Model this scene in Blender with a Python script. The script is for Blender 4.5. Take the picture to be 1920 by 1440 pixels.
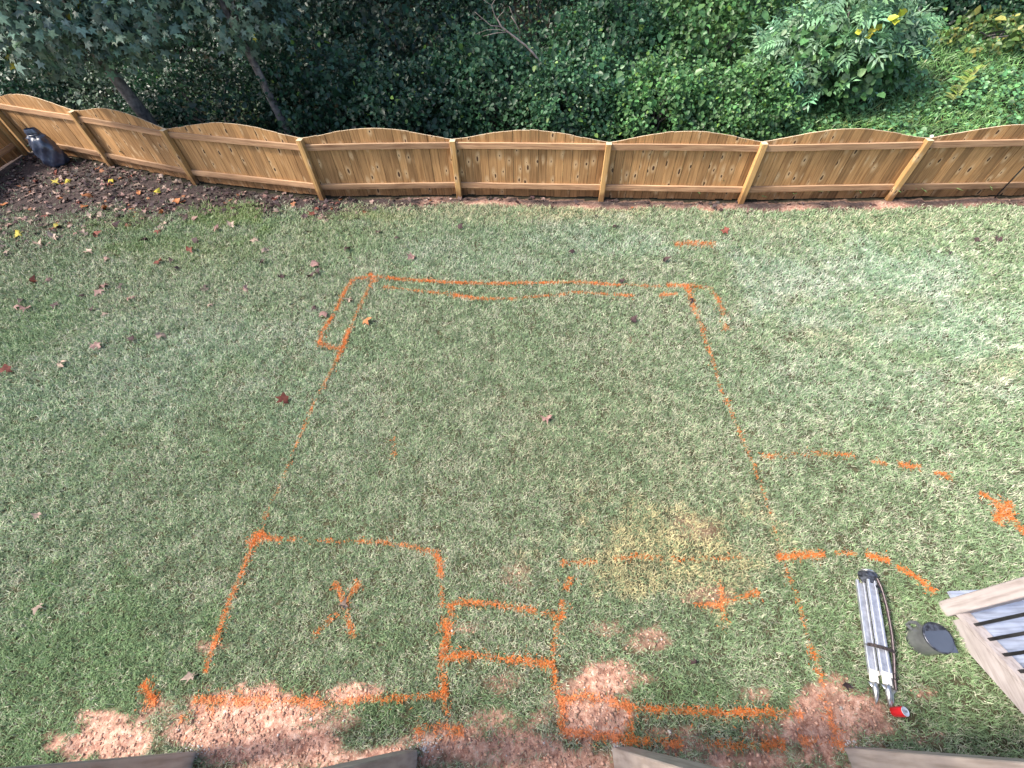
import bpy, math, random
import numpy as np
from math import radians, sin, cos, pi
random.seed(7); rng = np.random.default_rng(7)

# ------------------------------------------------------------------ camera
FPX, NAD, CEN, CAMH = 834.0, (990.3, 1354.3), (960.0, 720.0), 4.27
def _basis():
    d = np.array([NAD[0]-CEN[0], -(NAD[1]-CEN[1]), -FPX]); d /= np.linalg.norm(d)
    up = -d; f = np.array([0, 0, -1.0]); fy = f-up*f.dot(up); fy /= np.linalg.norm(fy)
    return np.stack([np.cross(fy, up), fy, up])
BAS = _basis()
from mathutils import Matrix, Vector
scene = bpy.context.scene
for o in list(bpy.data.objects): bpy.data.objects.remove(o)
cd = bpy.data.cameras.new('camera'); cam = bpy.data.objects.new('camera', cd)
scene.collection.objects.link(cam); scene.camera = cam
cd.sensor_fit = 'HORIZONTAL'; cd.sensor_width = 36; cd.lens = 36*FPX/1920; cd.clip_end = 2000; cd.clip_start = 0.05
m = Matrix([list(r) for r in BAS]).to_4x4(); m.translation = (0, 0, CAMH); cam.matrix_world = m

# ------------------------------------------------------------------ light
SUN_EL, SUN_AZ = radians(47), radians(-96)          # azimuth from +y, clockwise
w = bpy.data.worlds.new('World'); scene.world = w; w.use_nodes = True
nt = w.node_tree; bg = nt.nodes['Background']
sky = nt.nodes.new('ShaderNodeTexSky'); sky.sky_type = 'NISHITA'; sky.sun_disc = False
sky.sun_elevation = SUN_EL; sky.sun_rotation = SUN_AZ; sky.air_density = 1.0; sky.dust_density = 3.0; sky.ozone_density = 1.0
nt.links.new(sky.outputs[0], bg.inputs[0]); bg.inputs[1].default_value = 0.14
sl = bpy.data.lights.new('sun', 'SUN'); sl.energy = 2.7; sl.angle = radians(8); sl.color = (1, .93, .83)
so = bpy.data.objects.new('sun', sl); scene.collection.objects.link(so)
sd = Vector((sin(SUN_AZ)*cos(SUN_EL), cos(SUN_AZ)*cos(SUN_EL), sin(SUN_EL)))
so.rotation_euler = sd.to_track_quat('Z', 'Y').to_euler(); so.location = (0, 0, 30)
scene.view_settings.view_transform = 'Standard'; scene.view_settings.look = 'None'
scene.view_settings.exposure = 1.33; scene.view_settings.gamma = 1.0
scene.render.resolution_x = 1024; scene.render.resolution_y = 768

# ------------------------------------------------------------------ helpers
def ray(px, py): return BAS @ np.array([px-CEN[0], -(py-CEN[1]), -FPX])
def gp(px, py, z=0.0):
    r = ray(px, py); t = (z-CAMH)/r[2]; return np.array([r[0]*t, r[1]*t, z])
def at(px, py, Y):
    r = ray(px, py); t = Y/r[1]; return np.array([r[0]*t, Y, CAMH+r[2]*t])
def project(x, y, z):
    v = np.stack([x, y, z-CAMH], -1) @ BAS
    d = np.maximum(-v[..., 2], 1e-3)
    return CEN[0]+FPX*v[..., 0]/d, CEN[1]-FPX*v[..., 1]/d, -v[..., 2]
def tag(o, label=None, cat=None, group=None, kind=None):
    for k, v in (('label', label), ('category', cat), ('group', group), ('kind', kind)):
        if v: o[k] = v
    return o
def empty(name, loc, **k):
    o = bpy.data.objects.new(name, None); scene.collection.objects.link(o); o.location = loc
    o.empty_display_size = .1; bpy.context.view_layer.update(); return tag(o, **k)
def link(name, me, mat, parent=None, smooth=False):
    o = bpy.data.objects.new(name, me); scene.collection.objects.link(o)
    if mat: me.materials.append(mat)
    if smooth: me.polygons.foreach_set('use_smooth', [True]*len(me.polygons))
    if parent:
        o.parent = parent; o.matrix_parent_inverse = Matrix.Translation(-parent.location)
    return o
def quads(name, V, Q, mat, parent=None, col=None, smooth=False, uv=None):
    """fast quad mesh from arrays"""
    V = np.ascontiguousarray(V, dtype=np.float32); Q = np.ascontiguousarray(Q, dtype=np.int32)
    me = bpy.data.meshes.new(name)
    me.vertices.add(len(V)); me.vertices.foreach_set('co', V.ravel())
    k = Q.shape[1]; me.loops.add(Q.size); me.loops.foreach_set('vertex_index', Q.ravel())
    me.polygons.add(len(Q)); me.polygons.foreach_set('loop_start', np.arange(0, Q.size, k, dtype=np.int32))
    me.update(calc_edges=True)
    if col is not None:
        a = me.color_attributes.new('col', 'FLOAT_COLOR', 'POINT')
        c = np.ones((len(V), 4), np.float32); c[:, :3] = col; a.data.foreach_set('color', c.ravel())
    if uv is not None:
        u = me.uv_layers.new(name='UVMap'); u.data.foreach_set('uv', np.ascontiguousarray(uv[Q.ravel()], dtype=np.float32).ravel())
    return link(name, me, mat, parent, smooth)
class MB:
    def __init__(s): s.v = []; s.f = []; s.uv = []
    def poly(s, pts, faces, uv=None):
        b = len(s.v); s.v += [tuple(p) for p in pts]; s.f += [tuple(i+b for i in f) for f in faces]
        s.uv += (uv if uv is not None else [(p[0], p[2]) for p in pts])
    def box(s, c, d, R=None, uvo=(0, 0), bev=0.0):
        hx, hy, hz = d[0]/2, d[1]/2, d[2]/2
        pts = []; uv = []
        if bev <= 0:
            L = [(x, y, z) for z in (-hz, hz) for y in (-hy, hy) for x in (-hx, hx)]
            F = [(0, 2, 3, 1), (4, 5, 7, 6), (0, 1, 5, 4), (2, 6, 7, 3), (0, 4, 6, 2), (1, 3, 7, 5)]
        else:
            b = bev; L = []; 
            for z in (-hz, hz):
                for (x, y) in ((-hx+b, -hy), (hx-b, -hy), (hx, -hy+b), (hx, hy-b), (hx-b, hy), (-hx+b, hy), (-hx, hy-b), (-hx, -hy+b)): L.append((x, y, z))
            F = [tuple(range(7, -1, -1)), tuple(range(8, 16))]+[(i, (i+1) % 8, (i+1) % 8+8, i+8) for i in range(8)]
        for p in L:
            q = Vector(p); uv.append((p[0]+p[1]+uvo[0], p[2]+uvo[1]))
            if R is not None: q = R @ q
            pts.append(q+Vector(c))
        s.poly(pts, F, uv)
    def bar(s, a, b, w, h, roll=0.0, bev=0.0, uvo=(0, 0)):
        a = Vector(a); b = Vector(b); z = (b-a).normalized(); up = Vector((0, 0, 1)) if abs(z.z) < .95 else Vector((0, 1, 0))
        x = up.cross(z).normalized(); y = z.cross(x); R = Matrix((x, y, z)).transposed()
        if roll: R = R @ Matrix.Rotation(roll, 3, 'Z')
        s.box((a+b)/2, (w, h, (b-a).length), R, uvo, bev)
    def tube(s, pts, rad, n=8, cap=True):
        pts = [Vector(p) for p in pts]; rad = [float(r_) for r_ in rad] if hasattr(rad, "__len__") else [float(rad)]*len(pts)
        b = len(s.v); V = []; uv = []; L = 0
        ref = Vector((.3, .1, 1)).normalized()
        for i, p in enumerate(pts):
            t = (pts[min(i+1, len(pts)-1)]-pts[max(i-1, 0)]).normalized()
            x = ref.cross(t); x = x.normalized() if x.length > .05 else Vector((1, 0, 0)).cross(t).normalized()
            y = t.cross(x)
            if i: L += (p-pts[i-1]).length
            for k in range(n):
                a = 2*pi*k/n; V.append(p+rad[i]*(x*cos(a)+y*sin(a))); uv.append((k/n*rad[0]*6, L))
        F = [(i*n+k, i*n+(k+1) % n, (i+1)*n+(k+1) % n, (i+1)*n+k) for i in range(len(pts)-1) for k in range(n)]
        if cap: F += [tuple(range(n-1, -1, -1)), tuple((len(pts)-1)*n+k for k in range(n))]
        s.poly(V, F, uv)
    def lathe(s, prof, n=40, M=None):
        V = []; 
        for r, z in prof:
            for k in range(n):
                q = Vector((r*cos(2*pi*k/n), r*sin(2*pi*k/n), z)); V.append(M @ q if M else q)
        F = [(i*n+k, i*n+(k+1) % n, (i+1)*n+(k+1) % n, (i+1)*n+k) for i in range(len(prof)-1) for k in range(n)]
        s.poly(V, F)
    def build(s, name, mat, parent=None, smooth=False):
        me = bpy.data.meshes.new(name); me.from_pydata([tuple(v) for v in s.v], [], s.f); me.update()
        u = me.uv_layers.new(name='UVMap')
        li = np.zeros(len(me.loops), np.int32); me.loops.foreach_get('vertex_index', li)
        u.data.foreach_set('uv', np.array(s.uv, np.float32)[li].ravel())
        o = link(name, me, mat, parent, smooth)
        if smooth:
            me.polygons.foreach_set('use_smooth', [len(p.vertices) <= 4 for p in me.polygons])
        return o

def vnoise(x, y, sc, seed=0):
    x = np.asarray(x, float)/sc+seed*17.3; y = np.asarray(y, float)/sc+seed*31.7
    xi = np.floor(x).astype(np.int64); yi = np.floor(y).astype(np.int64); fx = x-xi; fy = y-yi
    fx = fx*fx*(3-2*fx); fy = fy*fy*(3-2*fy)
    def h(a, b):
        n = (a*374761393+b*668265263+seed*1442695) & 0x7fffffff
        n = ((n ^ (n >> 13))*1274126177) & 0x7fffffff
        return ((n ^ (n >> 16)) & 0xffff)/65535.0
    return (h(xi, yi)*(1-fx)+h(xi+1, yi)*fx)*(1-fy)+(h(xi, yi+1)*(1-fx)+h(xi+1, yi+1)*fx)*fy
def fbm(x, y, sc, seed=0, o=4):
    s = 0; a = 1; t = 0
    for i in range(o): s = s+a*vnoise(x, y, sc/2**i, seed+i); t += a; a *= .55
    return s/t

# ------------------------------------------------------------------ materials
def newmat(name):
    mt = bpy.data.materials.new(name); mt.use_nodes = True
    return mt, mt.node_tree.nodes, mt.node_tree.links, mt.node_tree.nodes['Principled BSDF']
def N(nodes, t, **k):
    n = nodes.new(t)
    for a, v in k.items():
        if a.startswith('_'): n.inputs[int(a[1:])].default_value = v
        else: setattr(n, a, v)
    return n
def ramp(nodes, stops):
    r = nodes.new('ShaderNodeValToRGB'); e = r.color_ramp.elements
    while len(e) < len(stops): e.new(.5)
    for i, (p, c) in enumerate(stops): e[i].position = p; e[i].color = (*c, 1) if len(c) == 3 else c
    return r
def mixc(nodes, links, f, a, b, mode='MIX'):
    n = nodes.new('ShaderNodeMix'); n.data_type = 'RGBA'; n.blend_type = mode
    for s, v in ((n.inputs[0], f), (n.inputs[6], a), (n.inputs[7], b)):
        if hasattr(v, 'links'): links.new(v, s)
        else: s.default_value = v if not hasattr(v, '__len__') or len(v) == 4 else (*v, 1)
    return n.outputs[2]
def leafmat(name, rough=.45, trans=.3, spec=.5, jitter=.25):
    mt, n, l, p = newmat(name)
    a = N(n, 'ShaderNodeAttribute', attribute_name='col')
    tc = N(n, 'ShaderNodeNewGeometry'); nz = N(n, 'ShaderNodeTexNoise', _2=30.0); l.new(tc.outputs['Position'], nz.inputs['Vector'])
    r = ramp(n, [(.3, (1-jitter,)*3), (.7, (1+jitter,)*3)]); l.new(nz.outputs['Fac'], r.inputs[0])
    c = mixc(n, l, 1.0, a.outputs['Color'], r.outputs[0], 'MULTIPLY')
    l.new(c, p.inputs['Base Color']); p.inputs['Roughness'].default_value = rough; p.inputs['Specular IOR Level'].default_value = spec
    if trans > 0:
        t = N(n, 'ShaderNodeBsdfTranslucent'); l.new(c, t.inputs[0]); mx = N(n, 'ShaderNodeMixShader', _0=trans)
        l.new(p.outputs[0], mx.inputs[1]); l.new(t.outputs[0], mx.inputs[2])
        l.new(mx.outputs[0], n['Material Output'].inputs[0])
    return mt
M_leaf = leafmat('leaf_foliage', .42, .28, .5)
M_grass = leafmat('grass_blades', .55, .25, .35, .15)
M_paint = leafmat('sprayed_orange_blades', .6, .15, .3, .15)
M_fallen = leafmat('fallen_leaf', .7, .1, .3, .3)

def woodmat(name, base, dark, knots=True, sat=1.0, lightpatch=(.62, .43, .24)):
    mt, n, l, p = newmat(name)
    uv = N(n, 'ShaderNodeUVMap'); sep = N(n, 'ShaderNodeSeparateXYZ'); l.new(uv.outputs[0], sep.inputs[0])
    mp = N(n, 'ShaderNodeMapping'); mp.inputs['Scale'].default_value = (38, 1.6, 1); l.new(uv.outputs[0], mp.inputs[0])
    g = N(n, 'ShaderNodeTexNoise', _2=1.0, _3=5.0, _4=.6); l.new(mp.outputs[0], g.inputs['Vector'])
    mp2 = N(n, 'ShaderNodeMapping'); mp2.inputs['Scale'].default_value = (120, 3, 1); l.new(uv.outputs[0], mp2.inputs[0])
    g2 = N(n, 'ShaderNodeTexNoise', _2=1.0, _3=3.0); l.new(mp2.outputs[0], g2.inputs['Vector'])
    # one tone per board
    br = N(n, 'ShaderNodeMath', operation='DIVIDE'); l.new(sep.outputs[0], br.inputs[0]); br.inputs[1].default_value = .14
    fl = N(n, 'ShaderNodeMath', operation='FLOOR'); l.new(br.outputs[0], fl.inputs[0])
    wn = N(n, 'ShaderNodeTexWhiteNoise', noise_dimensions='1D'); l.new(fl.outputs[0], wn.inputs['W'])
    r1 = ramp(n, [(.3, dark), (.52, base), (.75, tuple(min(1, c*1.25) for c in base))]); l.new(g.outputs['Fac'], r1.inputs[0])
    rb = ramp(n, [(0, (.68, .66, .66)), (.5, (.98, .96, .95)), (1, (1.24, 1.2, 1.16))]); l.new(wn.outputs['Value'], rb.inputs[0])
    c = mixc(n, l, 1.0, r1.outputs[0], rb.outputs[0], 'MULTIPLY')
    rg = ramp(n, [(.35, (.8, .78, .75)), (.65, (1.1, 1.1, 1.1))]); l.new(g2.outputs['Fac'], rg.inputs[0])
    c = mixc(n, l, .7, c, rg.outputs[0], 'MULTIPLY')
    if knots:
        mk = N(n, 'ShaderNodeMapping'); mk.inputs['Scale'].default_value = (7.1, 3.2, 1); l.new(uv.outputs[0], mk.inputs[0])
        wv = N(n, 'ShaderNodeTexNoise', _2=9.0); l.new(uv.outputs[0], wv.inputs['Vector'])
        ad = N(n, 'ShaderNodeVectorMath', operation='SCALE'); l.new(wv.outputs['Color'], ad.inputs[0]); ad.inputs['Scale'].default_value = .22
        a2 = N(n, 'ShaderNodeVectorMath', operation='ADD'); l.new(mk.outputs[0], a2.inputs[0]); l.new(ad.outputs[0], a2.inputs[1])
        vo = N(n, 'ShaderNodeTexVoronoi', _2=1.0); vo.voronoi_dimensions = '2D'; l.new(a2.outputs[0], vo.inputs['Vector'])
        vs = N(n, 'ShaderNodeSeparateColor'); l.new(vo.outputs['Color'], vs.inputs[0])
        gt = N(n, 'ShaderNodeMath', operation='GREATER_THAN'); l.new(vs.outputs[0], gt.inputs[0]); gt.inputs[1].default_value = .50
        halo = ramp(n, [(.10, (1, 1, 1)), (.34, (0, 0, 0))]); l.new(vo.outputs['Distance'], halo.inputs[0])
        hm = N(n, 'ShaderNodeMath', operation='MULTIPLY'); l.new(halo.outputs[0], hm.inputs[0]); l.new(gt.outputs[0], hm.inputs[1])
        hm2 = N(n, 'ShaderNodeMath', operation='MULTIPLY'); l.new(hm.outputs[0], hm2.inputs[0]); hm2.inputs[1].default_value = .75
        c = mixc(n, l, hm2.outputs[0], c, lightpatch)
        # dark heart of the knot, its size different for each
        sz = N(n, 'ShaderNodeMath', operation='MULTIPLY_ADD'); l.new(vs.outputs[1], sz.inputs[0]); sz.inputs[1].default_value = .11; sz.inputs[2].default_value = .02
        lt = N(n, 'ShaderNodeMath', operation='LESS_THAN'); l.new(vo.outputs['Distance'], lt.inputs[0]); l.new(sz.outputs[0], lt.inputs[1])
        km = N(n, 'ShaderNodeMath', operation='MULTIPLY'); l.new(lt.outputs[0], km.inputs[0]); l.new(gt.outputs[0], km.inputs[1])
        c = mixc(n, l, km.outputs[0], c, (.07, .035, .02))
    # weather stain
    st = N(n, 'ShaderNodeTexNoise', _2=1.7, _3=4.0); l.new(uv.outputs[0], st.inputs['Vector'])
    rs = ramp(n, [(.35, (.8, .77, .74)), (.6, (1, 1, 1))]); l.new(st.outputs['Fac'], rs.inputs[0])
    c = mixc(n, l, .8, c, rs.outputs[0], 'MULTIPLY')
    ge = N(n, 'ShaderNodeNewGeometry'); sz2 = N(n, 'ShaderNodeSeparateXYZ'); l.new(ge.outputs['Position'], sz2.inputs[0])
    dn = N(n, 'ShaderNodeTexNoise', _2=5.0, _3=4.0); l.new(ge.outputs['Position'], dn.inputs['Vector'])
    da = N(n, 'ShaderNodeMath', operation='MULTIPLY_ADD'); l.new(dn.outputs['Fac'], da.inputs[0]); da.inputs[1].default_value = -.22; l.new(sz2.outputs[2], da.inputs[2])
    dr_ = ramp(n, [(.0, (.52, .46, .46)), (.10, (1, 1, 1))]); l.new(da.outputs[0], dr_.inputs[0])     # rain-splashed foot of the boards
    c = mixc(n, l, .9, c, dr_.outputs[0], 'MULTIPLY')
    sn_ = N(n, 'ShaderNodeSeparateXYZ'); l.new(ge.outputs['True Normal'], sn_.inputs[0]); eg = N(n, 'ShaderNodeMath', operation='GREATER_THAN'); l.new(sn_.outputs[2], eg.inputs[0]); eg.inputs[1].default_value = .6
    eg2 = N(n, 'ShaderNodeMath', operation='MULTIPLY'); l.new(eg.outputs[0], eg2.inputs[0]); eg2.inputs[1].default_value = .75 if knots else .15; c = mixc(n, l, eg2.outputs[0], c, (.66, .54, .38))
    l.new(c, p.inputs['Base Color']); p.inputs['Roughness'].default_value = .72; p.inputs['Specular IOR Level'].default_value = .25
    bp = N(n, 'ShaderNodeBump'); bp.inputs['Strength'].default_value = .25; bp.inputs['Distance'].default_value = .004
    l.new(g2.outputs['Fac'], bp.inputs['Height']); l.new(bp.outputs[0], p.inputs['Normal'])
    return mt
M_board = woodmat('fence_board_wood', (.43, .25, .11), (.24, .125, .05))
M_rail = woodmat('fence_rail_wood', (.42, .26, .15), (.25, .13, .075), knots=False)
M_post = woodmat('fence_post_wood', (.50, .31, .13), (.33, .18, .07), lightpatch=(.6, .42, .25))

def noisy(name, c1, c2, sc=8.0, rough=.6, metal=0.0, bump=0.0, spec=.5, detail=5.0, streak=None):
    mt, n, l, p = newmat(name)
    tc = N(n, 'ShaderNodeTexCoord'); nz = N(n, 'ShaderNodeTexNoise', _2=sc, _3=detail); l.new(tc.outputs['Object'], nz.inputs['Vector'])
    r = ramp(n, [(.35, c1), (.65, c2)]); l.new(nz.outputs['Fac'], r.inputs[0]); l.new(r.outputs[0], p.inputs['Base Color'])
    p.inputs['Roughness'].default_value = rough; p.inputs['Metallic'].default_value = metal; p.inputs['Specular IOR Level'].default_value = spec
    if streak:
        mp = N(n, 'ShaderNodeMapping'); mp.inputs['Scale'].default_value = streak; l.new(tc.outputs['Object'], mp.inputs[0]); g2 = N(n, 'ShaderNodeTexNoise', _2=1.0, _3=6.0); l.new(mp.outputs[0], g2.inputs['Vector'])
        r2 = ramp(n, [(.35, (.72, .70, .68)), (.55, (1, 1, 1)), (.8, (1.08, 1.08, 1.08))]); l.new(g2.outputs['Fac'], r2.inputs[0]); l.new(mixc(n, l, 1.0, r.outputs[0], r2.outputs[0], 'MULTIPLY'), p.inputs['Base Color'])
    if bump:
        b = N(n, 'ShaderNodeBump'); b.inputs['Strength'].default_value = bump; b.inputs['Distance'].default_value = .01
        l.new(nz.outputs['Fac'], b.inputs['Height']); l.new(b.outputs[0], p.inputs['Normal'])
    return mt
M_bark = noisy('grey_bark', (.07, .06, .06), (.20, .18, .165), 14, .85, bump=.8)
M_twig = noisy('dead_twig', (.20, .15, .13), (.34, .28, .25), 20, .8)
M_taupe = noisy('taupe_paint', (.37, .325, .32), (.45, .40, .395), 5, .55, bump=.1, streak=(40, 3, 40))
M_taupe_v = noisy('taupe_paint_upright', (.37, .325, .32), (.45, .40, .395), 5, .55, bump=.1, streak=(40, 40, 3))
M_taupe_d = noisy('taupe_paint_worn', (.30, .265, .25), (.40, .35, .32), 4, .6, bump=.1, streak=(30, 30, 3))
M_tread = noisy('skylit_tread_paint', (.27, .30, .39), (.37, .41, .51), 6, .5, bump=.1, streak=(4, 50, 50))  # blue-grey cast of sky light put into the tread colour
M_black = noisy('black_metal', (.008, .008, .009), (.02, .02, .022), 20, .4)
M_bag = noisy('black_plastic_bag', (.02, .026, .045), (.06, .075, .12), 7, .3, bump=.9, spec=.9)
M_alu = noisy('brushed_aluminium', (.46, .48, .53), (.62, .64, .69), 30, .38, metal=.75)
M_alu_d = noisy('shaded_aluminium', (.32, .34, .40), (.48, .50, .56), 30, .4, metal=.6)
M_white = noisy('white_plastic', (.62, .60, .56), (.78, .76, .72), 12, .5)
M_dark = noisy('dark_cast_metal', (.02, .022, .03), (.10, .11, .14), 40, .35, metal=.5)
M_steel = noisy('worn_steel', (.35, .36, .37), (.60, .61, .62), 25, .3, metal=.85)
M_galv = noisy('galvanised_pot', (.14, .145, .15), (.27, .28, .29), 6, .28, metal=.45)
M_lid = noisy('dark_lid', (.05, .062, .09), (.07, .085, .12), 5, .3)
M_strap = noisy('black_strap', (.012, .01, .01), (.05, .035, .035), 60, .8)
M_strap_l = noisy('strap_stripe', (.25, .2, .2), (.35, .28, .28), 60, .8)
M_red = noisy('red_can_paint', (.45, .01, .015), (.60, .02, .03), 9, .3)
M_canlid = noisy('can_top', (.55, .60, .68), (.72, .76, .82), 25, .35, metal=.5)
M_conc = noisy('concrete_crumb', (.50, .47, .45), (.68, .65, .62), 30, .9, bump=.5)

# ------------------------------------------------------------------ ground masks (metres)
def blob(x, y, L, wob=.35, seed=3, soft=.62):
    """L: pixel ellipses (cx, cy, rx, ry, strength) turned into ground ellipses; returns 0..1"""
    out = np.zeros(np.shape(x)); nz = (fbm(x, y, .34, seed, 5)-.5)+.45*(fbm(x, y, .07, seed+40, 2)-.5)
    for (cx, cy, rx, ry, s) in L:
        c = gp(cx, cy); ex = gp(cx+rx, cy)-c; ey = gp(cx, cy-ry)-c
        A = np.linalg.inv(np.array([[ex[0], ey[0]], [ex[1], ey[1]]]))
        u = A[0, 0]*(x-c[0])+A[0, 1]*(y-c[1]); v = A[1, 0]*(x-c[0])+A[1, 1]*(y-c[1])
        d = np.sqrt(u*u+v*v)+nz*wob*6.0
        out = np.maximum(out, s*np.clip((1.05+soft*.5-d)/soft, 0, 1))
    return out
FP = [np.array(p) for p in [(-10.07, 10.15), gp(210, 312)[:2], gp(368, 345)[:2], gp(605, 373)[:2], gp(862, 370)[:2], gp(1127, 375)[:2], gp(1388, 380)[:2], gp(1665, 375)[:2], (8.93, 6.62), (11.4, 6.5)]]
FX = np.array([p[0] for p in FP]); FY = np.array([p[1] for p in FP])
def fence_y(x): return np.interp(x, FX, FY)
CLAY = [(470, 1335, 135, 42, 1), (370, 1375, 120, 40, .9), (235, 1395, 95, 34, .95), (195, 1345, 45, 16, .8), (520, 1400, 120, 40, 1), (650, 1302, 42, 16, .9),
        (700, 1425, 150, 26, 1), (840, 1395, 70, 40, .9), (1130, 1350, 85, 42, .95), (1120, 1278, 48, 30, .85), (1215, 1198, 34, 20, .5), (1135, 1180, 26, 14, .42),
        (1200, 1275, 22, 8, .5), (980, 1395, 70, 45, .85), (1010, 1350, 30, 26, .7), (1628, 1332, 58, 42, .9), (1545, 1370, 60, 48, .95), (1570, 1290, 40, 24, .7), (1400, 1425, 150, 24, .9),
        (1300, 1400, 80, 20, .6), (955, 1275, 50, 22, .42), (1325, 1118, 40, 16, .32), (960, 1085, 30, 20, .28), (1050, 1440, 120, 30, .95), (600, 1350, 90, 22, .62), (930, 1350, 60, 22, .6), (1250, 1375, 90, 16, .5), (1440, 1375, 70, 20, .55), (300, 1330, 50, 26, .55), (1070, 1320, 60, 40, .6), (1730, 1300, 18, 10, .4), (1740, 1385, 50, 10, .3),
        (400, 1215, 30, 10, .45), (1410, 1300, 26, 14, .6), (870, 1180, 26, 9, .4), (1180, 640, 20, 8, .25), (1290, 990, 40, 22, .28)]
def clay_mask(x, y): 
    c = blob(x, y, CLAY)
    d = fence_y(x)-y; w_ = .30+.16*(fbm(x, y, .5, 23)-.5)*2
    f = np.clip((w_-d)/.10, 0, 1)*(d > -.1)*np.clip((x+2.6)/1.2, 0, 1)*.92
    c = np.maximum(c, f)
    b = np.clip((-.18-y+.12*(fbm(x, y, .6, 9)-.5)*2)/.25, 0, 1)*(x < 2.6)*.9
    return np.maximum(c, b)
def litter_mask(x, y):
    d = fence_y(x)-y                                   # metres in front of the fence
    n = fbm(x, y, .5, 21)-.5
    wid = .24+.9*np.clip((-x-2.6)/1.5, 0, 1)*0+np.interp(x, [-10, -8.5, -6.5, -4.6, -3, -1.8, -.8, 12], [4.6, 3.6, 1.85, .75, .46, .26, .15, .12])
    return np.clip((wid-d+n*np.minimum(wid, 1.0)*1.3)/(.12+.55*wid), 0, 1)
def beyond(x, y): return (y > fence_y(x)-.02)
def terrain(x, y):
    d = np.maximum(y-fence_y(x)-.3, 0)
    t = np.clip((x-3)/4, 0, 1)
    h = (.10*d)*(1-t)+(.24*d+.0*d)*t
    h = np.minimum(h, 2.4)+np.clip((y-19)/14, 0, 1)*5
    return h*(1-np.clip((np.abs(x)-60)/60, 0, 1))+.05*(fbm(x, y, 1.2, 5)-.5)*(d > 0)

# ---- ground sheet: dense in the yard, coarse to the horizon
xs = np.concatenate([[-600, -300, -150, -80, -50, -35, -25, -18, -14], np.arange(-11.2, -4, .06), np.arange(-4, 4.6, .035), np.arange(4.6, 9.6, .06), [11, 13, 15, 18, 22, 28, 36, 50, 80, 150, 300, 600]])
ys = np.concatenate([[-600, -300, -100, -40, -20, -10, -5, -3, -2, -1.4], np.arange(-1.0, 3, .035), np.arange(3, 11, .07), np.arange(11, 20, .3), [21, 23, 26, 30, 36, 50, 80, 150, 300, 600]])
X, Y = np.meshgrid(xs, ys); x = X.ravel(); y = Y.ravel()
cl = clay_mask(x, y); li = litter_mask(x, y)*(~beyond(x, y))
z = terrain(x, y)+.03*(fbm(x, y, 1.5, 2)-.5)*(np.abs(x) < 12)
z += cl*(.035*(fbm(x, y, .16, 11)-.5)+.034*(fbm(x, y, .075, 12, 2)-.5)) + li*.012*(fbm(x, y, .12, 13)-.5)
z -= .03*cl*np.clip((.15-y)/.3, 0, 1)*fbm(x, y, .5, 14)
nx, ny = len(xs), len(ys); ZG = z.reshape(ny, nx)
I = (np.arange(ny-1)[:, None]*nx+np.arange(nx-1)[None]).ravel()
Qg = np.stack([I, I+1, I+1+nx, I+nx], -1)
mt, n, l, p = newmat('soil')
at_ = N(n, 'ShaderNodeAttribute', attribute_name='col'); sp = N(n, 'ShaderNodeSeparateColor'); l.new(at_.outputs['Color'], sp.inputs[0])
ge = N(n, 'ShaderNodeNewGeometry')
n1 = N(n, 'ShaderNodeTexNoise', _2=22.0, _3=10.0, _4=.75); l.new(ge.outputs['Position'], n1.inputs['Vector'])
n2 = N(n, 'ShaderNodeTexNoise', _2=4.5, _3=7.0); l.new(ge.outputs['Position'], n2.inputs['Vector'])
r_th = ramp(n, [(.3, (.03, .034, .018)), (.55, (.085, .08, .045)), (.75, (.22, .18, .12))]); l.new(n1.outputs['Fac'], r_th.inputs[0])
r_cl = ramp(n, [(.30, (.13, .06, .04)), (.43, (.42, .22, .16)), (.55, (.66, .41, .31)), (.68, (.82, .64, .54))]); l.new(n1.outputs['Fac'], r_cl.inputs[0])
r_c2 = ramp(n, [(.32, (.50, .46, .46)), (.5, (.95, .92, .9)), (.66, (1.15, 1.12, 1.1))]); l.new(n2.outputs['Fac'], r_c2.inputs[0])
clc = mixc(n, l, .85, r_cl.outputs[0], r_c2.outputs[0], 'MULTIPLY')
r_li = ramp(n, [(.3, (.022, .017, .016)), (.55, (.065, .048, .045)), (.8, (.17, .13, .12))]); l.new(n1.outputs['Fac'], r_li.inputs[0])
c = mixc(n, l, sp.outputs[0], r_th.outputs[0], clc); c = mixc(n, l, sp.outputs[1], c, r_li.outputs[0])
r_fo = ramp(n, [(.3, (.008, .010, .006)), (.7, (.045, .038, .025))]); l.new(n1.outputs['Fac'], r_fo.inputs[0])
c = mixc(n, l, sp.outputs[2], c, r_fo.outputs[0])
l.new(c, p.inputs['Base Color']); p.inputs['Roughness'].default_value = .95; p.inputs['Specular IOR Level'].default_value = .15
b = N(n, 'ShaderNodeBump'); b.inputs['Strength'].default_value = 1.0; b.inputs['Distance'].default_value = .02; l.new(n1.outputs['Fac'], b.inputs['Height']); l.new(b.outputs[0], p.inputs['Normal'])
M_soil = mt
colg = np.stack([cl, li, beyond(x, y).astype(float)*1.0], -1)
g = quads('ground', np.stack([x, y, z], -1), Qg, M_soil, col=colg, smooth=True)
tag(g, 'red clay and brown soil ground of the back yard', 'ground', kind='structure')
def gz(x, y):
    """ground height without the small clods"""
    return terrain(x, y)+.03*(fbm(x, y, 1.5, 2)-.5)
def zs_(x, y):
    """height of the ground sheet itself, clods included"""
    i = np.clip(np.searchsorted(xs, x)-1, 0, nx-2); j = np.clip(np.searchsorted(ys, y)-1, 0, ny-2)
    fx = (x-xs[i])/(xs[i+1]-xs[i]); fy = (y-ys[j])/(ys[j+1]-ys[j])
    return (ZG[j, i]*(1-fx)+ZG[j, i+1]*fx)*(1-fy)+(ZG[j+1, i]*(1-fx)+ZG[j+1, i+1]*fx)*fy

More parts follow.
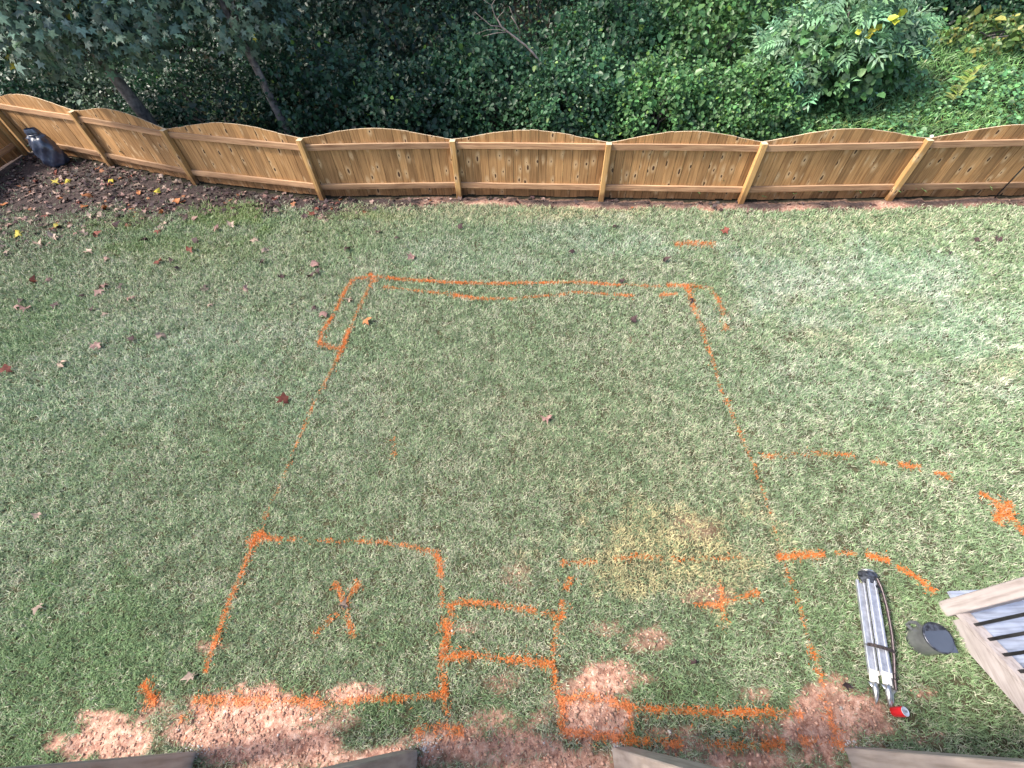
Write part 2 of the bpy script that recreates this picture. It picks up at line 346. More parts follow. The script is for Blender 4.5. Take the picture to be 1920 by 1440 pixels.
# ------------------------------------------------------------------ leaf and blade instancing (baked into one mesh per plant)
T_OV = (np.array([(0, 0, 0), (-.36, .22, .07), (-.30, .62, .06), (0, 1, -.10), (.30, .62, .06), (.36, .22, .07)], float), np.array([(0, 1, 2, 3), (0, 3, 4, 5)]))
def star(lobes=5):
    c = [(0, .12, 0)]; v = []
    angs = np.radians([-118, -58, 0, 58, 118]); tip = [.55, .8, .95, .8, .55]
    for i, a in enumerate(angs):
        v.append((sin(a)*tip[i], .12+cos(a)*tip[i], -.10))
    vv = np.radians([-150, -88, -29, 29, 88, 150]); r = [.26, .36, .44, .44, .36, .26]
    w_ = [(sin(a)*q, .12+cos(a)*q, .04) for a, q in zip(vv, r)]
    V = np.array(c+v+w_, float); F = np.array([(0, 6+i, 1+i, 7+i) for i in range(5)]); return V, F
T_ST = star()
def compound():
    V = []; F = []
    def leaflet(p, d, L):
        d = np.array(d)/np.hypot(*d); n_ = np.array([-d[1], d[0]]); b = len(V)
        V.extend([(*p, 0), (*(p+d*L*.45+n_*L*.17), .02), (*(p+d*L), -.07), (*(p+d*L*.45-n_*L*.17), .02)]); F.append((b, b+1, b+2, b+3))
    for i in range(4):
        q = np.array([0, .16+i*.2]); L = .50-.04*i
        leaflet(q, (-1, .55), L); leaflet(q, (1, .55), L)
    leaflet(np.array([0, .92]), (0, 1), .3)
    b = len(V); V.extend([(-.008, 0, 0), (.008, 0, 0), (.006, .95, 0), (-.006, .95, 0)]); F.append((b, b+1, b+2, b+3))
    V = np.array(V, float); V[:, 2] -= .25*V[:, 1]**2; return V, np.array(F)
T_CP = compound()
T_BL = (np.array([(-.5, 0, 0), (.5, 0, 0), (.38, .5, .16), (-.38, .5, .16), (.06, 1, .0), (-.06, 1, .0)], float), np.array([(0, 1, 2, 3), (3, 2, 4, 5)]))
def norm(a): return a/np.maximum(np.linalg.norm(a, axis=-1, keepdims=True), 1e-9)
def bake(T, pos, nrm, drc, scl, wid=None):
    """template y axis along drc, z along nrm"""
    V, F = T; yv = norm(drc); zv = norm(nrm-yv*np.sum(nrm*yv, -1, keepdims=True)); xv = np.cross(yv, zv)
    wid = scl if wid is None else wid
    P = pos[:, None, :]+xv[:, None, :]*(V[None, :, 0:1]*wid[:, None, None])+yv[:, None, :]*(V[None, :, 1:2]*scl[:, None, None])+zv[:, None, :]*(V[None, :, 2:3]*scl[:, None, None])
    n_ = len(pos); k = len(V)
    return P.reshape(-1, 3), (F[None]+(np.arange(n_)*k)[:, None, None]).reshape(-1, 4), k
def leafmesh(name, T, pos, nrm, drc, scl, col, mat, parent=None, wid=None):
    V, F, k = bake(T, pos, nrm, drc, scl, wid)
    return quads(name, V, F, mat, parent, col=np.repeat(col, k, 0))
def join(parts):
    Vs, Fs, Cs = [], [], []; b = 0
    for V, F, C in parts: Vs.append(V); Fs.append(F+b); Cs.append(C); b += len(V)
    return np.concatenate(Vs), np.concatenate(Fs), np.concatenate(Cs)

# ------------------------------------------------------------------ lawn
def inframe(x, y, mrg=120):
    px, py, d = project(x, y, np.zeros_like(x)); return (px > -mrg) & (px < 1920+mrg) & (py > -50) & (py < 1440+mrg) & (d > 0)
STRAW = [(1230, 1020, 150, 75, 1), (1330, 1070, 80, 55, .8), (1110, 395, 150, 22, .6), (880, 400, 260, 20, .4), (1150, 830, 200, 100, .18), (1880, 700, 60, 40, .4), (1550, 640, 60, 20, .3), (1640, 420, 200, 20, .3)]
TEAL = [(1620, 520, 190, 60, 1), (1800, 610, 130, 60, .9), (1100, 450, 130, 30, .8), (1880, 730, 60, 30, .8), (560, 760, 90, 60, .3), (200, 700, 170, 60, .5), (420, 640, 150, 50, .5), (1580, 720, 200, 80, .4), (930, 480, 160, 40, .5)]
LUSH = [(120, 1290, 240, 160, .8), (430, 400, 90, 26, .9), (330, 440, 100, 30, .6), (1700, 1200, 240, 160, .45), (540, 1290, 60, 20, .6), (720, 1350, 90, 30, .8), (1280, 1300, 90, 25, .7), (950, 1340, 80, 50, .5), (60, 620, 90, 60, .5), (700, 1200, 60, 30, .3)]
def lawn(n):
    x = rng.uniform(-11.5, 9.8, n); y = rng.uniform(-1.1, 10.2, n)
    fr = inframe(x, y, 60); dist = np.sqrt(x*x+y*y+CAMH**2)
    dens = np.clip((5.2/dist)**1.15, .25, 1); dens = np.where(fr, dens, dens*.12)
    d = fence_y(x)-y; ok = (d > .02+.05*vnoise(x, y, .1, 44)) & (x > -10.0) 
    cl = clay_mask(x, y); li = litter_mask(x, y)
    tuft = fbm(x, y, .10, 31, 2)
    pd = dens*np.clip(1.02-cl*1.12+(fbm(x, y, .13, 66, 3)-.5)*6.5*cl*(1-cl), .015, 1)*np.clip(1-li*1.02, .02, 1)*np.clip(.05+1.75*tuft, .22, 1.0)
    k = ok & (rng.random(n) < pd); return x[k], y[k], dist[k], cl[k], li[k]
x, y, dist, cl, li = lawn(3300000)
n_ = len(x); print('lawn blades', n_)
L = rng.uniform(.026, .062, n_)*(1+.25*blob(x, y, LUSH))*np.clip(dist/6, .95, 1.35)*(1-.35*cl)
wd = rng.uniform(.0035, .0075, n_)*np.clip(dist/5.5, .9, 1.7)
az = rng.uniform(0, 2*pi, n_)+2.5*(fbm(x, y, .22, 77, 2)-.5)
til = np.radians(rng.uniform(8, 62, n_))                      # height above the flat
drc = np.stack([np.cos(az)*np.cos(til), np.sin(az)*np.cos(til), np.sin(til)], -1)
nr = np.stack([-np.cos(az)*np.sin(til), -np.sin(az)*np.sin(til), np.cos(til)], -1)+rng.normal(0, .35, (n_, 3))
big = fbm(x, y, 2.2, 51); mid = fbm(x, y, .45, 52); sml = fbm(x, y, .065, 53, 2)
straw = blob(x, y, STRAW, .4, 3, .8); teal = .8*blob(x, y, TEAL, .45, 3, 1.1); lush = blob(x, y, LUSH, .4, 3, .9)
pt = np.clip(.33+.55*(mid-.5)+.35*(big-.5)+.6*(sml-.5)-.34*lush+.33*straw+.1*teal+.3*cl, .04, .93)
istan = rng.random(n_) < pt
green = np.array([.22, .31, .165])*(1+rng.normal(0, .2, (n_, 1))).clip(.5, 1.6)
green = green*(1-.0*teal[:, None])
green = green+(np.array([.27, .40, .28])-green)*(teal*.85*rng.uniform(.5, 1, n_))[:, None]
green = green+(np.array([.14, .25, .075])-green)*(lush*.6*rng.uniform(.5, 1, n_))[:, None]
tan = np.array([.42, .42, .31])*(1+rng.normal(0, .2, (n_, 1))).clip(.5, 1.5)
tan = tan+(np.array([.56, .48, .24])-tan)*(straw*.7)[:, None]; tan = tan+(np.array([.52, .56, .48])-tan)*(teal*.7)[:, None]
col = np.where(istan[:, None], tan, green)*((.64+.78*sml)*(1+.24*np.clip((x-1)/6, 0, 1)-.22*np.clip((-x-3)/5, 0, 1)*np.clip((y-2)/5, 0, 1)))[:, None]  # brighter light to the right and tree shade at upper left, painted into blades
moss = np.clip(blob(x, y, [(430, 395, 80, 24, .8), (240, 420, 60, 16, .5), (350, 470, 120, 30, .4), (680, 405, 70, 10, .7), (600, 440, 100, 30, .3)], .4, 3, 1.0), 0, 1)
col = col+(np.array([.20, .26, .055])-col)*(moss*.55)[:, None]
pos = np.stack([x, y, zs_(x, y)-.004], -1)
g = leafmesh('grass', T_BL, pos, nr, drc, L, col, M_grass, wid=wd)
tag(g, 'short mown lawn grass with tan straw patches in front of the fence', 'lawn grass', kind='stuff')

# ------------------------------------------------------------------ orange spray paint on the grass
def paint(name, label, lines, cat='paint marking', group='orange sprayed lines on the lawn'):
    """lines: (pixel polyline, strength, half width in metres)"""
    P = []; S = []
    for pl, st, hw in lines:
        W = np.array([gp(*q)[:2] for q in pl]); seg = np.linalg.norm(np.diff(W, axis=0), axis=1); cum = np.concatenate([[0], np.cumsum(seg)])
        m_ = int(cum[-1]*2300*hw/.035*st*1.25)+6
        t = rng.uniform(0, cum[-1], m_); xx = np.interp(t, cum, W[:, 0]); yy = np.interp(t, cum, W[:, 1])
        wob = .018*(vnoise(t, t*0, .35, 5)-.5)*2; a_ = np.where(rng.random(m_) < .2, rng.normal(0, 1, m_)*hw*.8, rng.normal(0, 1, m_)*hw*.30)
        ix = np.clip(np.searchsorted(cum, t)-1, 0, len(seg)-1); dv = np.diff(W, axis=0)[ix]/seg[ix][:, None]
        xx = xx-dv[:, 1]*(a_+wob); yy = yy+dv[:, 0]*(a_+wob)
        keep = rng.random(m_) < np.clip(.18+1.5*(fbm(xx, yy, .09, 61, 3)-.42)+.25*st**2, .06, 1)
        P.append(np.stack([xx, yy], -1)[keep]); S.append(np.full(keep.sum(), st))
    P = np.concatenate(P); S = np.concatenate(S); x, y = P[:, 0], P[:, 1]; m_ = len(x)
    cl = clay_mask(x, y)
    az = rng.uniform(0, 2*pi, m_); flat = (rng.random(m_) < (.35+.5*cl))
    til = np.where(flat, np.radians(rng.uniform(-4, 8, m_)), np.radians(rng.uniform(12, 60, m_)))
    dist = np.sqrt(x*x+y*y+CAMH**2)
    L = rng.uniform(.014, .038, m_)*np.clip(dist/6, .95, 1.4); wd = np.where(flat, rng.uniform(.004, .011, m_), rng.uniform(.003, .0055, m_))*np.clip(dist/6, .9, 1.5)
    drc = np.stack([np.cos(az)*np.cos(til), np.sin(az)*np.cos(til), np.sin(til)], -1)
    nr = np.stack([-np.cos(az)*np.sin(til), -np.sin(az)*np.sin(til), np.cos(til)], -1)+rng.normal(0, .25, (m_, 3))
    f = rng.random(m_)[:, None]*np.clip(1.35-S, .4, 1)[:, None]
    col = np.array([.74, .20, .04])*(1-f)+np.array([.40, .17, .05])*f
    col = col*(1-cl[:, None]*.4)+np.array([.88, .38, .22])*cl[:, None]*.4
    col *= rng.uniform(.75, 1.15, (m_, 1))
    pos = np.stack([x, y, zs_(x, y)+np.where(flat, .004, .010)*(1-.3*cl)+np.where(flat & (cl < .5), .008, 0)], -1)
    o = leafmesh(name, T_BL, pos, nr, drc, L, col, M_paint, wid=wd); return tag(o, label, cat, group)
paint('sprayed_outline', 'long orange sprayed outline of the big rectangle across the lawn', [
    ([(700, 525), (672, 585), (655, 625)], .45, .03), ([(655, 618), (645, 650), (632, 680)], .9, .035), ([(632, 680), (598, 740), (560, 830), (520, 920), (487, 1000)], .3, .028),
    ([(478, 1015), (445, 1095), (418, 1165), (400, 1215)], .8, .035), ([(400, 1215), (385, 1262)], .6, .035),
    ([(693, 520), (790, 528), (900, 534), (1000, 532), (1080, 531), (1165, 535)], .8, .035), ([(1165, 535), (1255, 540)], .35, .03), ([(1250, 537), (1290, 538)], 1, .045),
    ([(1285, 537), (1305, 590)], .9, .045), ([(1305, 590), (1330, 660), (1355, 740), (1385, 810)], .3, .03), ([(1385, 810), (1415, 880), (1432, 930)], .32, .035), ([(1432, 930), (1465, 1040)], .15, .03),
    ([(1470, 1060), (1490, 1120), (1520, 1215)], .3, .03), ([(1520, 1215), (1530, 1250)], .7, .035), ([(1530, 1250), (1545, 1300), (1570, 1375)], .45, .045), ([(695, 515), (703, 532)], 1, .05)])
paint('sprayed_step', 'orange sprayed small three-sided notch outside the upper left corner of the big outline', [
    ([(700, 520), (665, 525), (648, 548), (625, 595), (603, 630), (598, 645)], .75, .035), ([(598, 645), (625, 655), (642, 655)], .95, .04)])
paint('sprayed_second_line', 'thin broken orange line just below the top edge of the big outline', [
    ([(720, 540), (790, 548), (850, 554)], .45, .03), ([(850, 556), (885, 560)], .95, .04), ([(885, 562), (960, 562), (1080, 550), (1140, 553)], .5, .03), ([(1150, 554), (1190, 556)], .7, .035), ([(1235, 555), (1270, 553)], .8, .035)])
paint('sprayed_corner', 'orange sprayed hooked line outside the upper right corner of the big outline', [
    ([(1290, 537), (1330, 542), (1345, 560), (1355, 590), (1362, 622)], .5, .05)])
paint('sprayed_box', 'orange sprayed square enclosing the X at lower left', [
    ([(470, 1022), (487, 1008), (495, 998)], 1, .07), ([(487, 1010), (530, 1012)], .8, .035), ([(540, 1012), (660, 1015), (760, 1022), (815, 1035)], .4, .03), ([(820, 1036), (828, 1085)], .9, .035),
    ([(828, 1095), (830, 1160)], .3, .03), ([(832, 1160), (840, 1185), (828, 1240)], .85, .05), ([(828, 1240), (832, 1290), (834, 1310)], .8, .035), ([(834, 1310), (836, 1350)], .7, .035),
    ([(365, 1312), (430, 1316), (520, 1312), (600, 1318)], .75, .045), ([(600, 1318), (700, 1310), (830, 1305)], .5, .035), ([(340, 1345), (400, 1335)], .35, .05)])
paint('sprayed_cross', 'orange sprayed X on the lawn inside the lower left square', [
    ([(628, 1093), (645, 1128), (665, 1198)], .5, .04), ([(676, 1093), (660, 1112), (640, 1145), (590, 1192)], .45, .035), ([(628, 1093), (640, 1115)], .6, .035), ([(676, 1093), (660, 1112)], .6, .03)])
paint('sprayed_rectangle', 'small orange sprayed rectangle between the X and the plus mark', [
    ([(842, 1140), (858, 1130), (930, 1133), (1000, 1145), (1035, 1152), (1053, 1160)], .6, .033), ([(848, 1135), (842, 1185)], .6, .045), ([(828, 1238), (870, 1228), (940, 1235), (1000, 1242), (1035, 1245)], .75, .04),
    ([(1035, 1245), (1042, 1190), (1052, 1135)], .5, .035), ([(1055, 1128), (1053, 1160)], .9, .035), ([(1035, 1240), (1042, 1290), (1048, 1310)], .6, .035)])
paint('sprayed_plus', 'orange sprayed plus mark on the lawn right of the yellow straw patch', [
    ([(1350, 1088), (1352, 1140), (1356, 1185)], .45, .032), ([(1300, 1135), (1345, 1135), (1420, 1110)], .4, .032), ([(1395, 1120), (1418, 1110)], .6, .035), ([(1312, 1133), (1345, 1135)], .3, .03)])
paint('sprayed_arc', 'orange sprayed line curving down towards the pot at the right', [
    ([(1050, 1055), (1120, 1056)], .55, .035), ([(1150, 1050), (1200, 1045), (1290, 1050), (1400, 1045)], .18, .04), ([(1455, 1046), (1500, 1043), (1543, 1040)], .95, .04), ([(1560, 1038), (1603, 1041)], .6, .03),
    ([(1622, 1043), (1665, 1054)], .9, .035), ([(1678, 1064), (1715, 1083)], .8, .035), ([(1717, 1085), (1748, 1112)], 1, .035), ([(1060, 1105), (1072, 1082)], .6, .04)])
paint('sprayed_footing', 'long orange sprayed footing box along the clay at lower right', [
    ([(1048, 1312), (1100, 1305), (1160, 1318), (1180, 1328)], .6, .04), ([(1180, 1328), (1280, 1332), (1345, 1335)], .6, .04), ([(1345, 1336), (1450, 1335), (1505, 1340)], .8, .04),
    ([(1055, 1310), (1052, 1345), (1056, 1375)], .6, .04), ([(1056, 1372), (1130, 1380), (1190, 1388)], .65, .045), ([(1190, 1388), (1280, 1397)], .6, .04), ([(1320, 1397), (1400, 1398), (1470, 1392)], .45, .045),
    ([(1500, 1390), (1585, 1394)], .45, .045), ([(1172, 1315), (1182, 1340), (1182, 1392)], .6, .04), ([(1165, 1318), (1185, 1330)], .45, .045), ([(780, 1368), (840, 1362), (870, 1372)], .5, .06)])
paint('sprayed_dash', 'long faint orange dash on the lawn, leftmost of the dashed arc', [([(1425, 858), (1520, 853), (1600, 855)], .22, .05)])
paint('sprayed_dash', 'shortest orange dash, second from left in the dashed arc', [([(1632, 868), (1660, 872)], .6, .04)])
paint('sprayed_dash', 'bright orange dash, third from left in the dashed arc', [([(1680, 873), (1722, 878)], .8, .04)])
paint('sprayed_dash', 'orange dash sloping right, fourth from left in the dashed arc', [([(1750, 886), (1782, 897)], .8, .04)])
paint('sprayed_star', 'orange sprayed crossed mark on the lawn at the right edge', [
    ([(1835, 925), (1868, 948), (1895, 975), (1920, 1003)], .85, .045), ([(1862, 980), (1880, 960), (1892, 942)], .9, .045)])
paint('sprayed_dash', 'single orange sprayed dash on the upper right lawn near the fence', [([(1265, 462), (1300, 457), (1340, 460)], .75, .07)])
paint('sprayed_dash', 'short orange sprayed dash on grass at lower left', [([(272, 1280), (280, 1300), (292, 1322)], 1, .05)])
paint('sprayed_dash', 'short faded orange dash in the middle of the big outline', [([(735, 820), (741, 862)], .3, .035)])

# ------------------------------------------------------------------ fences
PH = [1.0, 1.02, .975, 1.03, .975, .95, .98, .98, .98, .98]
def zbell(s, i): return PH[i]*(1-s)+PH[min(i+1, 9)]*s-.008+.162*(max(0, sin(pi*s))**1.3)
def fence(name, label, pts, npost=None):
    root = empty(name, (float(pts[len(pts)//2][0]), float(pts[len(pts)//2][1]), 0), label=label, cat='fence')
    for i, p in enumerate(pts):
        d = (pts[min(i+1, len(pts)-1)]-pts[max(i-1, 0)]); ang = math.atan2(d[1], d[0])
        mb = MB(); R = Matrix.Rotation(ang, 3, 'Z'); zt = PH[i]
        mb.box((p[0], p[1], zt/2-.1), (.09, .09, zt+.2), R, uvo=(i*3.7, i*1.3), bev=.006); mb.build('post', M_post, root)
    for i in range(len(pts)-1):
        A, B = pts[i], pts[i+1]; D = B-A; Ln = np.linalg.norm(D); u = D/Ln; nrm_ = np.array([-u[1], u[0]]); ang = math.atan2(D[1], D[0]); R = Matrix.Rotation(ang, 3, 'Z')
        mb = MB(); nb = max(1, round(Ln/.14)); bw = Ln/nb; off = .056
        for k in range(nb):
            gp_ = random.choice((.0018, .0025, .0045)); s0, s1 = k*bw+gp_, (k+1)*bw-.0022; t = .016; jit = random.uniform(-.004, .004); dzt = random.uniform(-.004, .004); V = []; uv = []
            zs = [zbell(s0/Ln, i)+dzt, zbell((s0+s1)/2/Ln, i)+dzt, zbell(s1/Ln, i)+dzt]; zb = .0+random.uniform(.01, .035)
            for o_ in (off+jit, off+jit+t):
                for s_, z_ in ((s0, zb), (s1, zb), (s1, zs[2]), ((s0+s1)/2, zs[1]), (s0, zs[0])):
                    q = A+u*s_+nrm_*o_; V.append((q[0], q[1], z_)); uv.append(((i*40+k+.02+.96*(s_-s0)/(s1-s0))*.14, z_+k*1.37+i*.7))
            F = [(0, 1, 2, 3, 4), (9, 8, 7, 6, 5)]+[(j, j+5, (j+1) % 5+5, (j+1) % 5) for j in range(5)]
            mb.poly(V, F, uv)
        pan = mb.build('panel', M_board, root)
        for z0 in (.215, .885):
            q0 = A+u*.047+nrm_*.033; q1 = B-u*.047+nrm_*.033
            mb = MB(); S = 14; V = []; F = []; uv = []; sag = random.uniform(-.008, .008)
            for k in range(S+1):
                f = k/S; q = q0+(q1-q0)*f; dz = sag*sin(pi*f)+random.uniform(-.0015, .0015)
                for (o_, zz) in ((-.019, -.044), (-.019, .044), (.019, .044), (.019, -.044)):
                    w_ = q+nrm_*o_; V.append((w_[0], w_[1], z0+zz+dz)); uv.append((zz+o_+i*5.3+z0, f*Ln*1.0))
            for k in range(S):
                for j in range(4): F.append((k*4+j, k*4+(j+1) % 4, k*4+4+(j+1) % 4, k*4+4+j))
            F += [(3, 2, 1, 0), tuple(S*4+j for j in range(4))]
            mb.poly(V, F, uv); mb.build('rail', M_rail, root)
    return root
fr = fence('wooden_fence', 'brown scalloped wooden privacy fence running along the back of the lawn', FP)
# black bar added to stand for the dark gap at the gate edge, small white knob on the post by it
q = np.array(line := FP[7]); 
A_, B_ = FP[7], FP[8]; u_ = (B_-A_)/np.linalg.norm(B_-A_); nn = np.array([-u_[1], u_[0]])
mb = MB(); s_ = 1.72; b0 = A_+u_*(s_)+nn*-.004; mb.tube([(b0[0], b0[1], 0.0), (b0[0]+.02, b0[1]-.005, .5), (b0[0]+.03, b0[1], .98)], .011, 8); mb.build('gap_bar', M_black, fr, True)
mb = MB(); c0 = A_; mb.lathe([(0.001, 0), (.022, 0), (.026, .012), (.02, .028), (.001, .034)], 14, Matrix.Translation((c0[0]+.02, c0[1]+.02, 1.0))); mb.build('knob', M_white, fr, True)
sf = [np.array((-10.12, 10.02)), np.array((-10.22, 9.0)), np.array((-10.5, 6.6)), np.array((-10.75, 4.2))]
sfr = fence('side_fence', 'shaded wooden fence at the left edge meeting the back fence at the corner', [p+np.array((.03, -.02)) for p in sf][::-1])

# ------------------------------------------------------------------ raised deck on taupe posts (bottom edge of the photo)
dk = empty('raised_deck', (0, -.3, 0), label='raised deck whose four taupe posts stand along the bottom edge', cat='deck')
pw = .14
for (cx_, cy_, side) in ((gp(370, 1409)[0]-pw/2, gp(370, 1409)[1]-pw/2, 0), (gp(783, 1405.5)[0]-pw/2, gp(783, 1405.5)[1]-pw/2, 0), (gp(1147, 1401)[0]+pw/2, gp(1147, 1401)[1]-pw/2, 1), (gp(1584, 1402)[0]+pw/2, gp(1584, 1402)[1]-pw/2, 1)):
    mb = MB(); mb.box((cx_, cy_, 1.28), (pw, pw, 2.76), uvo=(cx_, 0), bev=.006); mb.build('post', M_taupe_d, dk)
mb = MB(); mb.box((0, -.45, 2.50), (6.2, .08, .24)); mb.build('beam', M_taupe_d, dk)
mb = MB(); 
for k in range(24): mb.box((0, -.50-k*.143, 2.65), (6.4, .138, .03))
mb.build('deck_boards', M_taupe, dk)
# ------------------------------------------------------------------ stair with black balusters (right edge)
st = empty('stair', (3.6, .5, 0), label='taupe wooden stair with black balusters at the lower right edge', cat='stair')
sx = 3.60; y0 = .57; sl_ = .51; dxs = -.087
def sp_(t, z, xo=0): return Vector((sx+dxs*t+xo, y0-t, z))       # t metres up along the run
mb = MB(); mb.bar((3.60, .628, 0), (3.60, .628, 1.15), .115, .115, bev=.006); mb.build('newel_post', M_taupe_v, st)
def slab(mb, prof, x0, x1):
    V = [(sx+dxs*t+x0, y0-t, z) for t, z in prof]+[(sx+dxs*t+x1, y0-t, z) for t, z in prof]; k = len(prof)
    mb.poly(V, [tuple(range(k-1, -1, -1)), tuple(range(k, 2*k))]+[(i, (i+1) % k, (i+1) % k+k, i+k) for i in range(k)])
for xo, nm in ((0, 'stringer'), (1.08, 'stringer')):
    mb = MB(); slab(mb, [(.03, 0), (.22, 0), (3.0, 1.42), (3.0, 1.60), (.03, .09)], xo-.02, xo+.02); mb.build(nm, M_taupe, st)
mb = MB(); slab(mb, [(-.0, .105), (3.0, .105+3*sl_), (3.0, .145+3*sl_), (-.0, .145)], -.045, .045); mb.build('bottom_rail', M_taupe, st)
mb = MB(); slab(mb, [(-.0, .98), (3.0, .98+3*sl_), (3.0, 1.02+3*sl_), (-.0, 1.02)], -.06, .06); mb.build('top_rail', M_taupe, st)
for k in range(26):
    t = .09+k*.108
    mb = MB(); a = sp_(t, .14+t*sl_); b_ = sp_(t, .98+t*sl_); mb.bar(a, b_, .022, .022); mb.build('baluster', M_black, st)
mb = MB(); mb.box((4.2, .645, .05), (1.1, .22, .03)); mb.build('landing_board', M_tread, st)
for k in range(8):
    t = .04+k*.36; zt = .16+k*.36*sl_*1.0
    mb = MB(); slab(mb, [(t, zt-.03), (t+.39, zt-.03), (t+.39, zt), (t, zt)], .04, 1.06); mb.build('tread', M_tread, st)
    mb = MB(); slab(mb, [(t+.025, max(.0, zt-.185)), (t+.045, max(.0, zt-.185)), (t+.045, zt-.032), (t+.025, zt-.032)], .04, 1.06); mb.build('riser', M_tread, st)

# ------------------------------------------------------------------ folded surveyor's tripod
H0 = Vector(gp(1616, 1078)); H1 = Vector(gp(1654, 1326)); ax = (H1-H0).normalized(); LT = (H1-H0).length
sd_ = Vector((0, 0, 1)).cross(ax).normalized()                   # towards +x (right in photo)
if sd_.x < 0: sd_ = -sd_
def TP(t, s, z): return H0+ax*t+sd_*s+Vector((0, 0, z))
tr = empty('surveying_tripod', tuple(H0), label='folded silver surveying tripod with black head lying on the grass', cat='tripod')
tr.location = H0
mb = MB(); hm = Matrix((sd_, Vector((0, 0, 1)), ax)).transposed().to_4x4(); hm.translation = TP(.0, .0, .075)
mb.lathe([(.001, 0), (.055, 0), (.07, .006), (.078, .02), (.078, .045), (.062, .055), (.05, .09), (.001, .09)], 6, hm); mb.build('head_plate', M_dark, tr)
hm2 = hm.copy(); hm2.translation = TP(-.012, 0, .075)
mb = MB(); mb.lathe([(.001, -.004), (.05, -.004), (.056, .0), (.056, .012), (.001, .012)], 24, hm2); mb.build('head_disc', M_steel, tr, True)
for (s0, z0, s1, z1) in ((-.048, .045, -.052, .04), (.042, .045, .05, .04), (.0, .115, .012, .085)):
    lg = empty('leg', tuple(H0)); lg.parent = tr; lg.matrix_parent_inverse = Matrix.Translation(-tr.location)
    def LP(t, ds, dz=0): f = t/LT; return TP(t, s0+(s1-s0)*f+ds, z0+(z1-z0)*f+dz)
    te = LT*.80
    # outer pair of channels and the inner extension between them
    for ds in (-.026, .026):
        mb = MB(); mb.bar(LP(.075, ds), LP(te, ds), .018, .030, bev=.003); o = mb.build('channel', M_alu, tr)
        o.parent = lg; o.matrix_parent_inverse = Matrix.Translation(-H0)
    mb = MB(); mb.bar(LP(.10, 0, -.002), LP(te-.02, 0, -.002), .04, .024, bev=.002)
    o = mb.build('inner_tube', M_alu_d, tr); o.parent = lg; o.matrix_parent_inverse = Matrix.Translation(-H0)
    mb = MB(); mb.bar(LP(te, 0), LP(te+.055, 0), .056, .036, bev=.008); mb.bar(LP(te-.03, 0, .014), LP(te+.0, 0, .014), .07, .014, bev=.003)
    o = mb.build('clamp', M_white, tr); o.parent = lg; o.matrix_parent_inverse = Matrix.Translation(-H0)
    mb = MB(); mb.tube([LP(te+.05, 0), LP(te+.09, 0), LP(te+.15, .002, -.008), LP(LT, .004, -.03)], [.02, .024, .017, .002], 10)
    # foot peg: a thin triangular flange
    V = [LP(te+.062, -.052), LP(te+.062, .02), LP(te+.115, .0), LP(te+.062, -.052, .004), LP(te+.062, .02, .004), LP(te+.115, .0, .004)]
    if s0 > 0.02: V = [LP(te+.062, .055), LP(te+.062, -.02), LP(te+.115, .0), LP(te+.062, .055, .004), LP(te+.062, -.02, .004), LP(te+.115, .0, .004)]
    mb.poly(V, [(0, 1, 2), (5, 4, 3), (0, 3, 4, 1), (1, 4, 5, 2), (2, 5, 3, 0)])
    o = mb.build('spike_shoe', M_steel, tr, True); o.parent = lg; o.matrix_parent_inverse = Matrix.Translation(-H0)
def ribbon(pts, w_, mat, name, th=.003):
    mb = MB(); 
    for i in range(len(pts)-1): mb.bar(pts[i], pts[i+1]+(pts[i+1]-pts[i]).normalized()*.002, w_, th)
    return mb.build(name, mat, tr)
sp1 = [TP(t, s, z) for t, s, z in ((.06, .03, .145), (.12, .045, .15), (.20, .06, .145), (.30, .085, .12), (.40, .098, .10), (.48, .088, .115), (.56, .078, .12), (.66, .075, .11), (.80, .075, .075), (.86, .078, .065))]
ribbon(sp1, .024, M_strap, 'strap'); ribbon([p_+Vector((0, 0, .004)) for p_ in sp1], .005, M_strap_l, 'strap_stripe')
loop = [TP(LT*.60+.01*sin(a), .0+.098*cos(a), .066+.066*sin(a)+.014) for a in np.linspace(-.3, pi+.3, 15)]
mb = MB()
for i in range(14): mb.bar(loop[i], loop[i+1], .026, .004)
mb.build('strap_band', M_strap, tr)
mb = MB(); 
for (t, s) in ((.13, .025), (.165, .04)): mb.box(TP(t, s, .148), (.035, .02, .006), Matrix((sd_, ax, Vector((0, 0, 1)))).transposed())
mb.build('clip', M_black, tr)
mb = MB(); cc = TP(.78, .07, .1); mb.tube([cc+Vector((.022*cos(a), .02*sin(a), 0)) for a in np.linspace(0, 2*pi, 13)], .003, 6); mb.build('buckle', M_black, tr, True)

# red can at the tripod's feet
cb = gp(1674, 1335); ct = empty('red_can', tuple(cb), label='red can with pale top standing at the tips of the tripod', cat='can')
MT = Matrix.Translation(Vector(cb)) @ Matrix.Rotation(radians(14), 4, 'Y')
mb = MB(); mb.lathe([(.001, 0), (.026, 0), (.033, .010), (.033, .092), (.029, .104)], 32, MT); mb.build('body', M_red, ct, True)
mb = MB(); mb.lathe([(.029, .103), (.0305, .108), (.028, .109), (.026, .103), (.001, .103)], 32, MT); lo = mb.build('lid', M_canlid, ct, True)
mb = MB(); mb.box(MT @ Vector((.006, 0, .106)), (.024, .012, .002), MT.to_3x3()); mb.build('tab', M_steel, ct)

